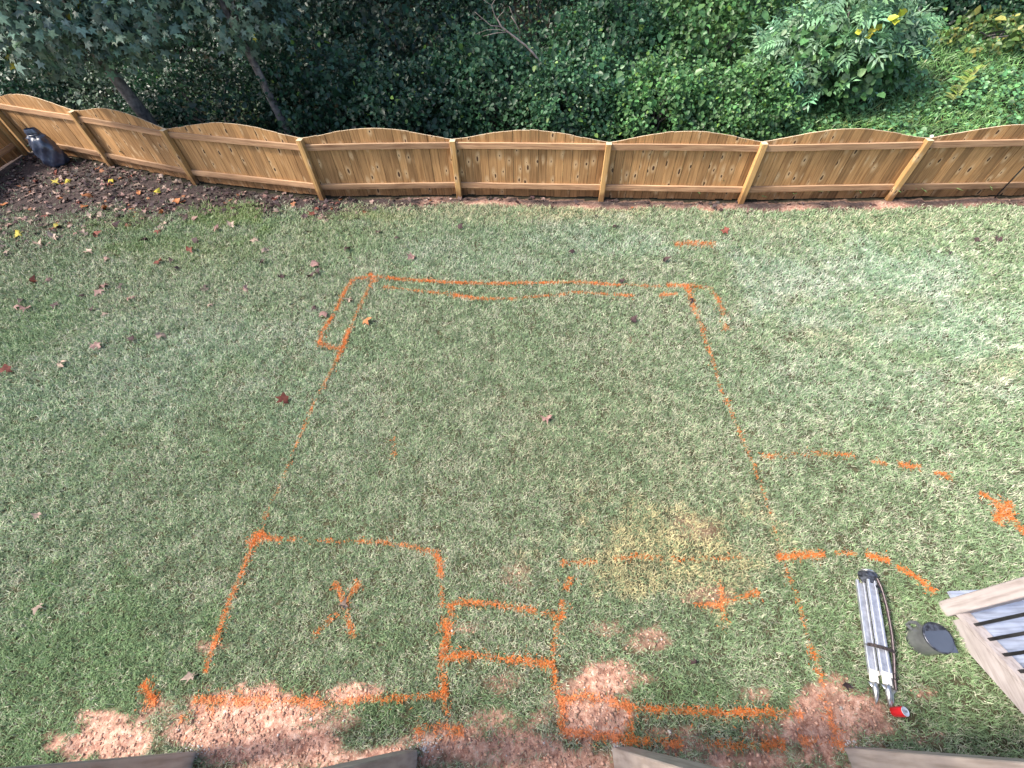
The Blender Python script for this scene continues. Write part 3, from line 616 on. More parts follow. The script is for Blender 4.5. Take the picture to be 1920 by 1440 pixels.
# grey pot with dark lid
pb = np.array((3.225, .405, .005)); pt_ = empty('metal_pot', tuple(pb), label='grey metal pot with a dark flat lid standing on grass beside the stair', cat='pot')
MT = Matrix.Translation(Vector(pb)) @ Matrix.Diagonal((.97, .97, 1.22, 1)) @ Matrix.Rotation(radians(2), 4, Vector((.35, 1, 0)))
mb = MB(); mb.lathe([(.001, 0), (.095, 0), (.103, .006), (.105, .03), (.108, .158), (.1085, .166)], 48, MT); mb.build('body', M_galv, pt_, True)
mb = MB(); mb.lathe([(.103, .160), (.112, .163), (.114, .170), (.112, .176), (.104, .177)], 48, MT); rm = mb.build('rim', M_dark, pt_, True)
mb = MB(); mb.lathe([(.094, -.002), (.1065, .0), (.1085, .008), (.1055, .014)], 48, MT); mb.build('base_ring', M_dark, pt_, True)
mb = MB(); mb.lathe([(.001, .1705), (.07, .1705), (.1045, .1700)], 48, MT); mb.build('dark_disc', M_dark, pt_, True)  # dark disc under the cut lid, showing beyond its straight edge
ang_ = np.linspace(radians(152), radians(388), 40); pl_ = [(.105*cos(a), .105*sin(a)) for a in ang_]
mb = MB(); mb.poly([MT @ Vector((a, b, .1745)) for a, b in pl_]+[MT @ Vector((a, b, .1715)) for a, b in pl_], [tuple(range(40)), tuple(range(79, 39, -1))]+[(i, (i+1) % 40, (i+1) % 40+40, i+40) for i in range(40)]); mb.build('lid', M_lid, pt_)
mb = MB(); V = []; dv = Vector((.62, -.78, 0)).normalized(); pv = Vector((.78, .62, 0)).normalized()
V = [dv*.098+pv*.045+Vector((0, 0, .1765)), dv*.098-pv*.045+Vector((0, 0, .1765)), dv*.142+Vector((0, 0, .178)), dv*.106+pv*.03+Vector((0, 0, .14)), dv*.106-pv*.03+Vector((0, 0, .14)), dv*.138+Vector((0, 0, .172))]
mb.poly([MT @ v for v in V], [(0, 2, 1), (3, 4, 5), (0, 3, 5, 2), (1, 2, 5, 4), (0, 1, 4, 3)]); mb.build('spout', M_lid, pt_)
hd = Vector((-.62, .78, 0)).normalized(); mb = MB()
hp = [MT @ (hd*r_+Vector((0, 0, z_))) for r_, z_ in ((.10, .13), (.15, .145), (.165, .11), (.15, .06), (.10, .055))]
for i in range(4): mb.bar(hp[i], hp[i+1], .024, .009)
mb.build('handle', M_galv, pt_)

# black bag in the corner
bb = gp(110, 308); bgo = empty('plastic_bag', tuple(bb), label='dark blue-black tied plastic bag leaning on the fence near the left corner', cat='bag')
prof = [(.0, .01), (.17, .0), (.235, .05), (.26, .16), (.265, .30), (.25, .44), (.225, .56), (.19, .65), (.14, .70), (.115, .73), (.12, .77), (.09, .85)]
V = []; n_a = 40
for i in range(len(prof)*3-2):
    k = i/3; a0 = int(k); f = k-a0; p0 = prof[a0]; p1 = prof[min(a0+1, len(prof)-1)]; r_ = p0[0]*(1-f)+p1[0]*f; z_ = p0[1]*(1-f)+p1[1]*f
    for k2 in range(n_a):
        a = 2*pi*k2/n_a; wr = 1+.07*sin(3*a+z_*7)+.06*sin(7*a-z_*19)+.045*sin(13*a+z_*37)+(.35*sin(2*a+1) if z_ > .66 else 0)
        wr += .22*(fbm(np.array(cos(a)*1.5+3), np.array(sin(a)*1.5+z_*4), .6, 8)-.5)
        rr = r_*wr*(.85 if z_ < .56 else .8); lean = .30*max(0, z_-.5)+.05*z_
        V.append((bb[0]+rr*cos(a)*1.0-lean*.3+.02, bb[1]+rr*sin(a)*.85+lean*.2, z_*.80))
nr_ = len(V)//n_a
Fq = [(i*n_a+k, i*n_a+(k+1) % n_a, (i+1)*n_a+(k+1) % n_a, (i+1)*n_a+k) for i in range(nr_-1) for k in range(n_a)]
mb = MB(); mb.poly(V, Fq); mb.build('sack', M_bag, bgo, True)
mb = MB(); tz = .73*.80; tx = bb[0]-(.30*.19+.05*.69)*.3+.02; ty = bb[1]+(.30*.19+.05*.69)*.2
mb.tube([(tx+.10*cos(a), ty+.085*sin(a), tz) for a in np.linspace(0, 2*pi, 17)], .010, 6); mb.build('tie', M_bag, bgo, True)

# ------------------------------------------------------------------ plants beyond the fence
def cols(n, base, var=.25, yel=.0, yc=(.45, .42, .05), blu=.0):
    c = np.array(base)*(1+rng.normal(0, var, (n, 1))).clip(.4, 1.9)*(1+rng.normal(0, .07, (n, 3)))
    k = rng.random(n) < yel; c[k] = np.array(yc)*rng.uniform(.6, 1.1, (k.sum(), 1)); return c.clip(.004, .9)
def shell(c, r, n, thick=.28, clump=26, low=-.15, seed=0, back=.35):
    """leaf positions on the lumpy outside of a mound, gathered in clumps"""
    nc = max(6, n//clump); d = norm(rng.normal(0, 1, (nc*4, 3))); d = d[(d[:, 2] > low) & ((d[:, 1] < .35) | (rng.random(len(d)) < back))][:nc]; nc = len(d)
    lump = .72+.50*vnoise(np.arctan2(d[:, 1], d[:, 0])*2+seed, d[:, 2]*3, .55, 3+seed % 9)+rng.normal(0, .05, nc)
    P0 = d*lump[:, None]; k = rng.integers(0, nc, n); spread = rng.normal(0, 1, (n, 3))
    P = P0[k]*np.array(r)+spread*np.minimum(.5, thick*np.array(r)*.5)*.75
    nr = norm(d[k]*.55+np.array([0, -.15, .55])+rng.normal(0, .42, (n, 3)))
    dr = norm(d[k]*.5+np.array([0, 0, -.35])+rng.normal(0, .7, (n, 3)))
    return P+np.array(c), nr, dr
def stems(root, base, tops, r0=.03, mat=None, name='stems'):
    mb = MB()
    for t in tops:
        b = Vector(base)+Vector((random.uniform(-.1, .1), random.uniform(-.1, .1), 0)); t = Vector(t); mid_ = (b+t)/2+Vector((random.uniform(-.15, .15), random.uniform(-.15, .15), .1))
        mb.tube([b, b*.5+mid_*.5, mid_, mid_*.5+t*.5, t], [r0, r0*.9, r0*.7, r0*.5, r0*.25], 6)
    return mb.build(name, mat or M_bark, root, True)
def bush(name, label, c, r, n, T, size, base, cat='shrub', group='vine covered shrubs behind the fence', yel=0., var=.25, yc=(.45, .42, .05), thick=.28, clump=26, wr=1.0):
    zg = float(terrain(np.array([c[0]]), np.array([c[1]]))[0])
    root = empty(name, (c[0], c[1], zg), label=label, cat=cat, group=group)
    P, nr, dr = shell((c[0], c[1], zg+c[2]), r, n, thick, clump, seed=int(abs(c[0]*7+c[1]*3)))
    P[:, 2] = np.maximum(P[:, 2], zg+.03)
    fy = fence_y(P[:, 0])+.16; P[:, 1] = np.where((P[:, 2] < 1.3) & (P[:, 1] < fy), fy+rng.uniform(0, .15, len(P)), P[:, 1])
    # stray shoots: short strings of leaves growing out of the surface
    ns = max(6, n//130); k0 = rng.integers(0, n, ns); sd0 = norm((P[k0]-np.array((c[0], c[1], zg+c[2])))*np.array((1, 1, .8))+rng.normal(0, .35, (ns, 3))*np.array(r).mean()); m_ = 7
    tt = np.linspace(.0, 1, m_)[None, :, None]*rng.uniform(.25, .6, (ns, 1, 1)); ps = (P[k0][:, None]+sd0[:, None]*tt-np.array((0, 0, .5))*tt**2).reshape(-1, 3)
    j0 = rng.permutation(n)[:len(ps)]; P[j0] = ps; nr[j0] = norm(np.array((0, -.3, 1))+rng.normal(0, .3, ps.shape)); P[:, 2] = np.maximum(P[:, 2], zg+.03)
    s = rng.uniform(.55, 1.2, n)*size*np.where(rng.random(n) < .08, 1.7, 1.0)
    leafmesh('foliage', T, P, nr, dr, s, (cols(n, base, var, yel, yc)*(.72+.6*vnoise(P[:, 0]+P[:, 2]*.7, P[:, 1]+P[:, 2]*.9, .35, 19))[:, None]).clip(.004, .8), M_leaf, root, wid=s*wr)
    stems(root, (c[0], c[1], zg-.05), [(c[0]+random.uniform(-.6, .6)*r[0], c[1]+random.uniform(-.6, .4)*r[1], zg+c[2]+r[2]*random.uniform(.2, .7)) for _ in range(6)])
    return root
def gnd(px, py, Y): q = at(px, py, Y); return q

DG = (.024, .066, .034); MG = (.05, .125, .055); BG = (.10, .215, .075); TG = (.055, .12, .075)  # darkest green also carries the shade over the left-hand shrubs
# (px, py of the mound's middle, depth, radii, leaves, size, colour, yellow share, label)
SH = [
 (60, 175, 10.9, (1.3, .9, 1.1), 3600, .085, DG, 0, 'small grey-leaved shrub behind the back fence at the far left corner'),
 (200, 195, 10.9, (1.3, .8, .8), 4000, .085, (.06, .10, .06), 0, 'pale speckled shrub behind the fence beneath the leaning tree'),
 (390, 185, 10.2, (1.4, .9, 1.1), 4200, .085, DG, .01, 'dark ivy shrub between the two leaning trunks, close behind the fence'),
 (330, 80, 13.2, (1.8, 1.3, 1.9), 4200, .11, DG, .01, 'tall dark shrub rising between the two leaning trunks'),
 (600, 170, 10.0, (1.2, .9, 1.2), 4200, .10, DG, .02, 'dark vine shrub just right of the second leaning trunk'),
 (560, 60, 12.6, (1.9, 1.4, 2.0), 4200, .12, (.022, .055, .032), .0, 'tall blackish green shrub above the second leaning trunk'),
 (760, 190, 9.5, (1.1, .8, .9), 4200, .095, DG, .02, 'low dark leafy shrub behind the fence, left of the dead branch'),
 (760, 70, 12.0, (1.8, 1.3, 1.8), 4600, .12, (.022, .058, .034), .0, 'tall dark blue-green shrub left of the dead branch'),
 (920, 170, 10.0, (1.3, 1.0, 1.2), 5200, .095, MG, .02, 'rounded mid green shrub below the dead branch'),
 (1010, 60, 13.0, (2.0, 1.4, 1.9), 4600, .12, DG, .01, 'tall dark green shrub behind the dead branch'),
 (1080, 185, 9.2, (1.1, .8, .85), 4800, .09, MG, .04, 'low ivy shrub touching the middle of the back fence'),
 (1150, 110, 10.9, (1.3, 1.0, 1.4), 5000, .10, MG, .02, 'leafy green vine shrub right of the dead branch'),
 (1230, 190, 9.0, (1.0, .7, .75), 4600, .09, BG, .05, 'bright green ivy clump low behind the middle fence panels'),
 (1330, 90, 11.0, (1.4, 1.0, 1.6), 5600, .11, BG, .03, 'tall bright vine column left of the feathery shrub'),
 (1260, 20, 13.5, (1.7, 1.2, 1.8), 4200, .12, MG, .01, 'tall mid green shrub behind the bright vine column'),
 (1380, 195, 8.9, (1.0, .7, .75), 5000, .085, BG, .07, 'round-leaved yellowish green clump behind the fence, under the vine column'),
 (1480, 165, 9.9, (.8, .6, .6), 3600, .12, MG, .03, 'broad-leaved shrub under the feathery shrub'),
 (1800, -5, 14.0, (1.0, .7, .6), 3600, .11, DG, .02, 'dark green bushy shrub beyond the grass slope at the right'),
 (1620, 20, 15.0, (2.2, 1.4, 2.0), 4200, .12, DG, .0, 'tall dark shrub behind the feathery shrub'),
 (1480, 20, 13.6, (1.5, 1.2, 1.7), 3800, .12, DG, .0, 'tall shrub between the vine column and the feathery shrub'),
 (1935, 10, 13.0, (.7, .6, .6), 3000, .10, MG, .03, 'wispy green shrub at the right edge above the slope'),
]
for (px, py, Yd, r, n, sz, colr, yel, lb) in SH:
    if px > 1700:
        for Yd in np.arange(9, 18, .1):
            q = at(px, py, Yd)
            if q[2] < terrain(np.array([q[0]]), np.array([Yd]))[0]+r[2]*.55: break
        Yd = float(Yd)
    q = at(px, py, Yd); zg = float(terrain(np.array([q[0]]), np.array([Yd]))[0])
    bush('vine_shrub', lb, (q[0], Yd, max(.15, q[2]-zg-r[2]*.35)), r, int(n*1.35), T_OV, sz*.86, colr, yel=yel*.8, yc=(.17, .30, .055))
# feathery compound-leaved shrub and its yellow vine
def feather(pxs, Yd, label, n, col):
    q = at(*pxs, Yd); zg = float(terrain(np.array([q[0]]), np.array([Yd]))[0])
    root = empty('feathery_shrub', (q[0], Yd, zg), label=label, cat='shrub')
    return root, q, zg
root, q, zg = feather((1570, 85), 9.4, 'feathery pale green shrub with long leaflets and a few yellow leaves', 0, 0)
r = np.array((1.15, .7, .68)); PP = []
for (dx_, dz_, rr_, m_) in ((.05, .12, (.75, .55, .62), 300), (-.75, -.12, (.5, .45, .40), 130), (.75, -.02, (.5, .45, .36), 130), (-.1, -.45, (.8, .5, .35), 140), (.55, -.45, (.5, .4, .3), 70)):
    a_, b_, c_ = shell(q+np.array((dx_, 0, dz_)), rr_, m_, .4, 6, low=-.2, seed=4); PP.append(a_)
P = np.concatenate(PP)
dr = norm((P-q)*np.array((1, 1, .4))+rng.normal(0, .55, P.shape)+np.array((0, -.2, .0))); nr = norm(np.array((0, -.3, 1))+rng.normal(0, .5, P.shape))
leafmesh('foliage', T_CP, P, nr, dr, rng.uniform(.20, .42, len(P)), cols(len(P), (.20, .36, .20), .25), M_leaf, root)
P2, nr2, dr2 = shell(q+np.array((0, 0, -.25)), r*1.0, 3000, .3, 20, low=-.3, seed=5)
s = rng.uniform(.08, .15, len(P2)); leafmesh('broad_leaves', T_OV, P2, nr2, dr2, s, cols(len(P2), (.09, .19, .07), .25), M_leaf, root, wid=s*1.3)
pyl = np.array([at(px, py, 8.7) for px, py in ((1652, 55), (1660, 50), (1698, 15), (1704, 22), (1620, 75), (1640, 52), (1690, 30), (1662, 38), (1672, 42), (1603, 62), (1675, 35))])
leafmesh('yellow_leaves', T_OV, pyl, norm(np.array((0, -.6, 1))+rng.normal(0, .25, pyl.shape)), norm(rng.normal(0, 1, pyl.shape)), rng.uniform(.13, .18, len(pyl)), cols(len(pyl), (.55, .55, .07), .1), M_leaf, root, wid=np.full(len(pyl), .16))
stems(root, (q[0], 9.4, zg), [tuple(P[i]) for i in range(0, 700, 70)], .03)
# yellow-green bush on the slope and a tall pale weed
q = at(1850, 72, 10.6); zg = float(terrain(np.array([q[0]]), np.array([10.6]))[0])
bush('yellowing_shrub', 'yellowing low shrub on the slope at the upper right', (q[0], 10.6, max(.1, q[2]-zg)), (.85, .6, .35), 900, T_OV, .10, (.10, .17, .05), group=None, yel=.22, yc=(.34, .34, .09))
q = at(1800, 175, 8.9); zg = float(terrain(np.array([q[0]]), np.array([8.9]))[0])
root = empty('tall_weed', (q[0], 8.9, zg), label='single pale yellow-green weed with long leaves on the grass slope', cat='weed')
k = 34; tt = np.linspace(0, 1, k); A0 = at(1787, 188, 8.8); A1 = at(1828, 130, 9.3); P = A0+(A1-A0)*tt[:, None]
dr = norm(np.stack([np.where(np.arange(k) % 2, 1, -1)*.8, np.full(k, .3), np.full(k, .3)], -1)+rng.normal(0, .2, (k, 3)))
leafmesh('leaves', T_OV, P, norm(np.array((0, -.4, 1))+rng.normal(0, .2, (k, 3))), dr, rng.uniform(.12, .22, k), cols(k, (.26, .34, .09), .15), M_leaf, root, wid=rng.uniform(.06, .09, k))
mb = MB(); mb.tube([Vector(A0)-Vector((0, 0, .15)), Vector(A0), Vector(A1)], [.012, .01, .005], 6); mb.build('stem', noisy('weed_stem', (.2, .25, .07), (.3, .34, .1), 8), root, True)

# trees with trunks
def tree(name, label, base, top, r0, crown, crad, n, T, size, colr, group, cr_extra=(), yel=.005, clump=30, trunk_pts=None):
    base = Vector(base); top = Vector(top); root = empty(name, tuple(base), label=label, cat='tree', group=group)
    mb = MB(); k = 9; pts = [base+(top-base)*(i/k)+Vector((.02*sin(i*1.7), .02*cos(i*2.1), 0))*(i > 0) for i in range(k+1)]
    pts[0] = base-Vector((0, 0, .1)); rad = [r0*(1.25-.75*(i/k)) for i in range(k+1)]; rad[0] *= 1.25; mb.tube(pts, rad, 12); mb.build('trunk', M_bark, root, True)
    mb = MB(); cs = [(crown, crad)]+list(cr_extra)
    for i in range(11):
        c_, r_ = cs[i % len(cs)]; f = .55+.4*random.random(); b = base+(top-base)*f
        e = Vector(c_)+Vector((random.uniform(-.7, .7)*r_[0], random.uniform(-.7, .7)*r_[1], random.uniform(-.6, .5)*r_[2])); mid_ = (b+e)/2+Vector((0, 0, .25))
        mb.tube([b, b*.5+mid_*.5, mid_, mid_*.5+e*.5, e], [r0*.4, r0*.33, r0*.25, r0*.16, r0*.06], 6)
    mb.build('limbs', M_bark, root, True)
    parts = []
    for i, (c_, r_) in enumerate(cs):
        m_ = n//len(cs); P, nr, dr = shell(c_, r_, m_, .5, clump, low=-1, seed=i+int(abs(base.x)), back=.8)
        s = rng.uniform(.7, 1.2, m_)*size; V, F, k = bake(T, P, nr, dr, s); parts.append((V, F, np.repeat(cols(m_, colr, .22, yel), k, 0)))
    V, F, C = join(parts); quads('crown', V, F, M_leaf, root, col=C); return root
# leaning tree 1
b1 = at(290, 240, 9.35); t1 = at(183, 105, 9.25); d1 = (t1-b1); b1g = b1-d1*(b1[2]/d1[2]) if d1[2] > .2 else b1
tree('leaning_tree', 'leaning dark-trunked tree with star-shaped leaves at the upper left', tuple(b1g), tuple(t1+d1*.8), .11,
     tuple(at(60, 25, 8.9)), (1.3, .8, .62), 6400, T_ST, .115, (.13, .21, .155), None,
     cr_extra=[(tuple(at(240, 15, 9.0)), (.95, .7, .55)), (tuple(at(20, -160, 9.4)+np.array((0, 0, .8))), (2.0, 1.5, 1.6)), (tuple(at(180, -260, 10)+np.array((0, 0, 1.2))), (2.2, 1.6, 1.8))], yel=.006)
b2 = at(548, 262, 9.2); t2 = at(458, 85, 9.2); d2 = (t2-b2); b2g = b2-d2*(b2[2]/d2[2])
tree('leaning_tree', 'slim leaning tree with a mossy trunk, second from the left', tuple(b2g), tuple(t2+d2*.8), .07,
     tuple(at(440, 10, 9.3)), (.8, .6, .55), 4200, T_ST, .11, (.11, .18, .13), None,
     cr_extra=[(tuple(at(430, -190, 9.8)+np.array((0, 0, .8))), (1.7, 1.3, 1.3)), (tuple(at(560, -330, 10.5)+np.array((0, 0, 1.4))), (2.2, 1.6, 1.8))])
BT = [(-15, 14.5, 4.6, 'large dark tree behind the far left shrubs'), (-11, 17, 5.2, 'large dark tree behind the two leaning trees'), (-6.2, 16.2, 5.0, 'dark tree closing the gap above the second leaning trunk'), (-1.6, 18.2, 5.4, 'dark tree behind the tall shrubs left of the dead branch'),
      (3.2, 17.6, 5.2, 'dark tree behind the dead branch'), (7.6, 18.8, 5.4, 'green tree behind the bright vine column'), (12.4, 19.0, 5.2, 'green tree behind the feathery shrub'), (17.5, 18, 4.8, 'green tree beyond the slope at the upper right')]
for (bx, by, hh, lb) in BT:
    zg = float(terrain(np.array([bx]), np.array([by]))[0])
    tree('background_tree', lb, (bx, by, zg), (bx+.3, by, zg+hh), .16, (bx, by-.3, zg+hh*.55), (2.9, 1.8, hh*.5), 7000, T_OV, .20, (.025, .062, .035) if bx < 6 else (.04, .10, .045), 'trees behind the shrubs', cr_extra=[((bx+.8, by, zg+hh*1.05), (2.3, 1.7, hh*.35)), ((bx-.5, by-1, zg+1.0), (2.6, 1.1, 1.2))], clump=40)
# dead branch
def branch_pts(pl, Yd): return [Vector(at(px, py, Yd)) for px, py in pl]
db = empty('dead_branch', tuple(at(998, 98, 9.6)), label='bare grey dead branch standing out of the shrubs', cat='branch')
mb = MB()
for pl, r0, r1 in (([(1040, 150), (998, 98), (985, 85), (955, 62), (940, 50), (932, 35)], .02, .012), ([(940, 50), (928, 30), (922, 10), (932, -8)], .012, .006), ([(952, 60), (930, 62), (905, 68)], .008, .003), ([(970, 75), (975, 60), (968, 45), (958, 30)], .011, .005), ([(968, 45), (960, 25), (955, 12)], .006, .003),
                    ([(940, 50), (920, 48), (905, 35), (890, 22)], .009, .003), ([(905, 35), (895, 38), (888, 32)], .004, .002), ([(955, 62), (935, 55), (912, 56), (890, 65)], .006, .002), ([(932, 35), (945, 20), (945, 2)], .006, .003), ([(922, 10), (912, 4), (900, -6)], .005, .002)):
    mb.tube(branch_pts(pl, 9.3), list(np.linspace(r0, r1, len(pl))), 6)
mb.build('branch', M_twig, db, True)

# slope grass and low ground cover (nobody could count them)
n_ = 260000; x = rng.uniform(2.2, 20, n_); y = rng.uniform(6.6, 17, n_)
ok = (y > fence_y(x)+.1) & (rng.random(n_) < np.clip((x-2.6-(y-7)*.15)/1.6, 0, 1)*np.clip(8/np.hypot(x, y), .3, 1)); x, y = x[ok], y[ok]; n_ = len(x)
mnd = fbm(x, y, .8, 71, 3); L = rng.uniform(.07, .19, n_)*(.7+.7*mnd); az = rng.uniform(0, 2*pi, n_); til = np.radians(rng.uniform(5, 60, n_))
drc = np.stack([np.cos(az)*np.cos(til), np.sin(az)*np.cos(til), np.sin(til)], -1); nr = np.array([0, -.3, 1])+rng.normal(0, .5, (n_, 3))
gc = cols(n_, (.17, .32, .11), .25, .04, (.35, .38, .12)); gc = gc*(.6+.8*fbm(x, y, .6, 72)[:, None])
pz = terrain(x, y)+.22*mnd
g = leafmesh('slope_grass', T_BL, np.stack([x, y, pz], -1), nr, drc, L, gc, M_leaf, wid=rng.uniform(.012, .024, n_)); tag(g, 'long lush green grass on the slope behind the right fence panels', 'tall grass', kind='stuff')
n_ = 90000; x = rng.uniform(-14, 17, n_); y = rng.uniform(6.8, 17, n_); dn = fbm(x, y, .7, 73)
ok = (y > fence_y(x)+.12) & (rng.random(n_) < np.clip((dn-.38)*5, 0, 1)); x, y, dn = x[ok], y[ok], dn[ok]; n_ = len(x)
P = np.stack([x, y, terrain(x, y)+rng.uniform(0, .35, n_)*dn+.12*(x > 3)], -1)
s = rng.uniform(.05, .11, n_); g = leafmesh('undergrowth', T_OV, P, norm(np.array([0, -.4, 1])+rng.normal(0, .4, (n_, 3))), norm(rng.normal(0, 1, (n_, 3))*np.array((1, 1, .3))), s, cols(n_, (.04, .085, .035), .35, .0)*(1+2.6*np.clip((x-3.5)/2, 0, 1))[:, None], M_leaf)
tag(g, 'dark leafy undergrowth on the ground behind the fence', 'undergrowth', kind='stuff')

# ------------------------------------------------------------------ fallen leaves
LC = {'yellow': (.42, .35, .05), 'orange': (.34, .13, .05), 'pale tan': (.34, .25, .20), 'dark brown': (.06, .035, .035), 'rusty red': (.17, .05, .035), 'pinkish brown': (.27, .16, .14)}
LV = {k: [] for k in LC}
def litmesh():
    V, F = T_ST; out = []
    for k in range(14):
        v = V.copy()*np.array((1, 1, 1)); v[:, :2] *= rng.uniform(.62, 1.12, (len(v), 1)); v[:, :2] += rng.normal(0, .05, (len(v), 2)); r_ = np.hypot(v[:, 0], v[:, 1]-.2); ca = rng.uniform(0, 3.14); v[:, 2] += (.3+.7*random.random())*(v[:, 0]*cos(ca)+(v[:, 1]-.3)*sin(ca))**2*(1 if k % 3 else -.6)+rng.normal(0, .07, len(v)); out.append((v, F))
    return out
LT_ = litmesh()
stem_v = np.array([(-.015, .12, .03), (.015, .12, .03), (.012, -.45, .06), (-.012, -.45, .06)])
fallen = []
def fallen_leaf(px, py, c, size, zone):
    p = gp(px, py); v, F = random.choice(LT_); V = np.concatenate([v, stem_v]); Fq = np.concatenate([F, [[len(v)+i for i in range(4)]]])
    key = (id(v), c)
    cc = np.tile(np.array(LC[c])*random.uniform(.8, 1.2), (len(V), 1))*(1+rng.normal(0, .08, (len(V), 1)))
    o = quads('fallen_leaf', V*size*np.array((.74, .74, 1.15)), Fq, M_fallen, col=cc.clip(.01, .9))
    zz = float(gz(np.array([p[0]]), np.array([p[1]]))[0])
    o.location = (p[0], p[1], zz+.045+(.0 if zone != 'litter' else -.015)); o.rotation_euler = (random.uniform(-.4, .4), random.uniform(-.4, .4), random.uniform(0, 6.28))
    fallen.append((o, px, py, c, zone))
D = {'yellow': [(106, 346), (42, 441), (294, 365), (209, 341), (133, 341), (113, 425)],
 'orange': [(120, 376), (156, 391), (173, 372), (198, 392), (261, 363), (330, 380), (305, 400), (2, 386), (104, 430), (685, 605)],
 'rusty red': [(72, 341), (302, 439), (181, 445), (359, 475), (300, 497), (153, 382), (1355, 437), (65, 532), (535, 758), (584, 406), (18, 700), (250, 330)],
 'pale tan': [(209, 369), (269, 352), (336, 344), (242, 316), (306, 332), (517, 358), (525, 400), (480, 455), (170, 409), (187, 406), (219, 397), (35, 414), (86, 421), (100, 448), (75, 462), (306, 429), (167, 477), (197, 591), (117, 684), (308, 628), (397, 577), (436, 427), (500, 475), (660, 567), (82, 1137), (80, 970), (367, 1268), (645, 1140), (594, 403)],
 'pinkish brown': [(276, 400), (272, 410), (216, 429), (362, 414), (406, 434), (206, 488), (202, 536), (194, 548), (242, 564), (459, 546), (594, 497), (56, 583), (31, 580), (181, 651), (1030, 790), (612, 590), (772, 490), (94, 525)],
 'dark brown': [(278, 452), (370, 458), (325, 494), (333, 510), (230, 540), (156, 559), (177, 582), (108, 572), (45, 569), (383, 544), (528, 519), (493, 494), (595, 515), (584, 523), (594, 580), (256, 641), (655, 470), (742, 448), (712, 438), (860, 432), (1118, 409), (1152, 427), (1075, 477), (1243, 492), (1160, 532), (1830, 455), (1865, 452), (1775, 478), (1187, 607), (1298, 568), (569, 408), (1578, 1280), (1300, 1245), (350, 412), (385, 405)]}
def zone_of(px, py):
    p = gp(px, py)
    if litter_mask(np.array([p[0]]), np.array([p[1]]))[0] > .35: return 'litter'
    if px < 620 and py < 600: return 'left lawn'
    if py >= 600 and px < 600: return 'lower left lawn'
    if 600 <= px <= 1300 and py > 525: return 'inside'
    return 'upper lawn'
for c, L_ in D.items():
    for (px, py) in L_:
        sz = {'yellow': .19, 'orange': .18, 'pale tan': .15, 'dark brown': .14}.get(c, .17)*random.uniform(.85, 1.15)
        if py > 900: sz *= .7
        fallen_leaf(px, py, c, sz, zone_of(px, py))
rl = random.Random(5); cnt = 0
while cnt < 90:                                         # more countable leaves lying on the litter
    px = rl.uniform(0, 640); py = rl.uniform(300, 470); p = gp(px, py)
    lm = litter_mask(np.array([p[0]]), np.array([p[1]]))[0]
    if p[1] > fence_y(p[0])-.1 or lm < .25 or p[0] < -9.9: continue
    fallen_leaf(px, py, rl.choice(['pinkish brown', 'dark brown', 'rusty red', 'pale tan', 'pinkish brown', 'dark brown']), rl.uniform(.09, .15), 'litter'); cnt += 1
ORD = ['first', 'second', 'third', 'fourth', 'fifth', 'sixth', 'seventh', 'eighth', 'ninth', 'tenth', 'eleventh', 'twelfth', 'thirteenth', 'fourteenth', 'fifteenth', 'sixteenth']
ZT = {'litter': 'in the dark leaf litter below the fence', 'left lawn': 'on the upper left lawn beyond the litter', 'lower left lawn': 'on the lower left lawn beside the big outline', 'inside': 'inside the big orange outline', 'upper lawn': 'on the upper lawn or outside the outline'}
from collections import defaultdict
grp = defaultdict(list)
for f in fallen: grp[(f[3], f[4])].append(f)
for (c, zn), L_ in grp.items():
    L_.sort(key=lambda f: f[1])
    for i, f in enumerate(L_):
        o = f[0]
        if len(L_) == 1: lb = f'only {c} leaf {ZT[zn]}'
        elif len(L_) <= 16: lb = f'{ORD[i]} {c} leaf from left {ZT[zn]}'
        else: lb = f'{c} leaf {ZT[zn]}'
        tag(o, lb, 'leaf', 'fallen leaves on the lawn')
# litter mass
n_ = 42000; x = rng.uniform(-10.1, 9.5, n_); y = rng.uniform(4.5, 10.1, n_); d = fence_y(x)-y
lm = litter_mask(x, y); ok = (d > .0) & (x > -10.0-(10.15-y)*.1) & (rng.random(n_) < lm*np.clip(.35+.9*(-x-1)/5, .25, .8)*np.clip(2.6*(fbm(x, y, .35, 81)-.28), .05, 1)); x, y = x[ok], y[ok]; n_ = len(x); print('litter', n_)
C = cols(n_, (.062, .043, .04), .4); k = rng.random(n_); C[k < .16] = np.array((.30, .2, .17))*rng.uniform(.6, 1.2, (int((k < .16).sum()), 1)); C[k > .97] = np.array((.28, .11, .05))
s = rng.uniform(.035, .10, n_); g = leafmesh('leaf_litter', LT_[3], np.stack([x, y, zs_(x, y)+rng.uniform(.003, .03, n_)], -1), norm(np.array([0, 0, 1])+rng.normal(0, .35, (n_, 3))), norm(rng.normal(0, 1, (n_, 3))*np.array((1, 1, .15))), s, C.clip(.01, .9), M_fallen)
tag(g, 'brown leaf litter piled along the foot of the fence', 'leaf litter', kind='stuff')
n_ = 16000; x = rng.uniform(-3.6, 3.4, n_); y = rng.uniform(-.5, 1.3, n_); ok = rng.random(n_) < clay_mask(x, y)*.35*fbm(x, y, .25, 95)*1.6; x, y = x[ok], y[ok]; n_ = len(x); a_ = rng.uniform(0, 6.28, n_)
g = leafmesh('dead_straw', T_BL, np.stack([x, y, zs_(x, y)+.004], -1), np.array([0, 0, 1])+rng.normal(0, .3, (n_, 3)), np.stack([np.cos(a_), np.sin(a_), rng.uniform(-.05, .15, n_)], -1), rng.uniform(.02, .07, n_), cols(n_, (.42, .34, .24), .3), M_grass, wid=rng.uniform(.002, .004, n_))
tag(g, 'dead straw bits lying on the bare clay', 'straw', kind='stuff')
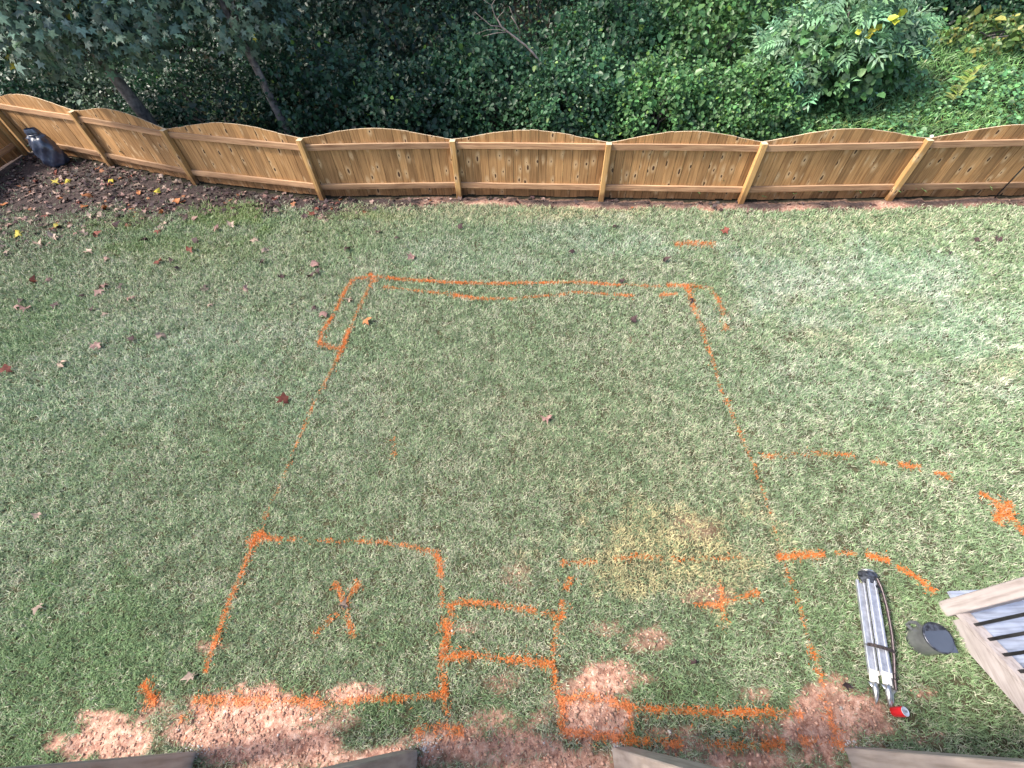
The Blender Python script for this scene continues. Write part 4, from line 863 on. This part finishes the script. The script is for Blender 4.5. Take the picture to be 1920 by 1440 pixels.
# clods, gravel and concrete crumbs on the bare clay
n_ = 70000; x = rng.uniform(-3.6, 3.4, n_); y = rng.uniform(-.5, 1.3, n_); cm = clay_mask(x, y); ok = rng.random(n_) < cm*.5*(.3+fbm(x, y, .2, 91)); x, y = x[ok], y[ok]; n_ = len(x)
OC = np.array([(1, 0, 0), (0, 1, 0), (-1, 0, 0), (0, -1, 0), (0, 0, .7), (.1, .1, -.6)], float)
s = .0025+.016*rng.random(n_)**3.5; rot = rng.uniform(0, 6.28, n_)
V = OC[None]*s[:, None, None]*rng.uniform(.6, 1.4, (n_, 6, 1)); cs, sn = np.cos(rot)[:, None], np.sin(rot)[:, None]
V = np.stack([V[..., 0]*cs-V[..., 1]*sn+x[:, None], V[..., 0]*sn+V[..., 1]*cs+y[:, None], V[..., 2]+zs_(x, y)[:, None]+.001], -1).reshape(-1, 3)
TRI = np.array([(0, 1, 4), (1, 2, 4), (2, 3, 4), (3, 0, 4), (1, 0, 5), (2, 1, 5), (3, 2, 5), (0, 3, 5)])
F = (TRI[None]+(np.arange(n_)*6)[:, None, None]).reshape(-1, 3)
C = np.array((.50, .30, .22))*rng.uniform(.55, 1.4, (n_, 1)); k = rng.random(n_) < .015; C[k] = (.6, .54, .5)
g = quads('clay_clods', V, F, M_fallen, col=np.repeat(C, 6, 0)); tag(g, 'small reddish clods and pebbles strewn over the bare clay', 'clods', kind='stuff')
pts_ = []
for (px, py, sc_, n2) in ((365, 1408, .07, 70), (795, 1398, .10, 110), (1160, 1398, .05, 60), (1600, 1396, .06, 60)):
    c0 = gp(px, py); pts_.append(np.stack([rng.normal(c0[0], sc_, n2), rng.normal(c0[1], sc_*.35, n2)], -1))
pp = np.concatenate(pts_); n_ = len(pp); s = rng.uniform(.003, .009, n_)
V = OC[None]*s[:, None, None]*rng.uniform(.6, 1.4, (n_, 6, 1)); V = V+np.stack([pp[:, 0], pp[:, 1], zs_(pp[:, 0], pp[:, 1])+.001], -1)[:, None, :]
F = (TRI[None]+(np.arange(n_)*6)[:, None, None]).reshape(-1, 3)
g = quads('concrete_crumbs', V.reshape(-1, 3), F, M_conc); tag(g, 'pale concrete crumbs scattered round the feet of the deck posts', 'rubble', kind='stuff')
print('done')
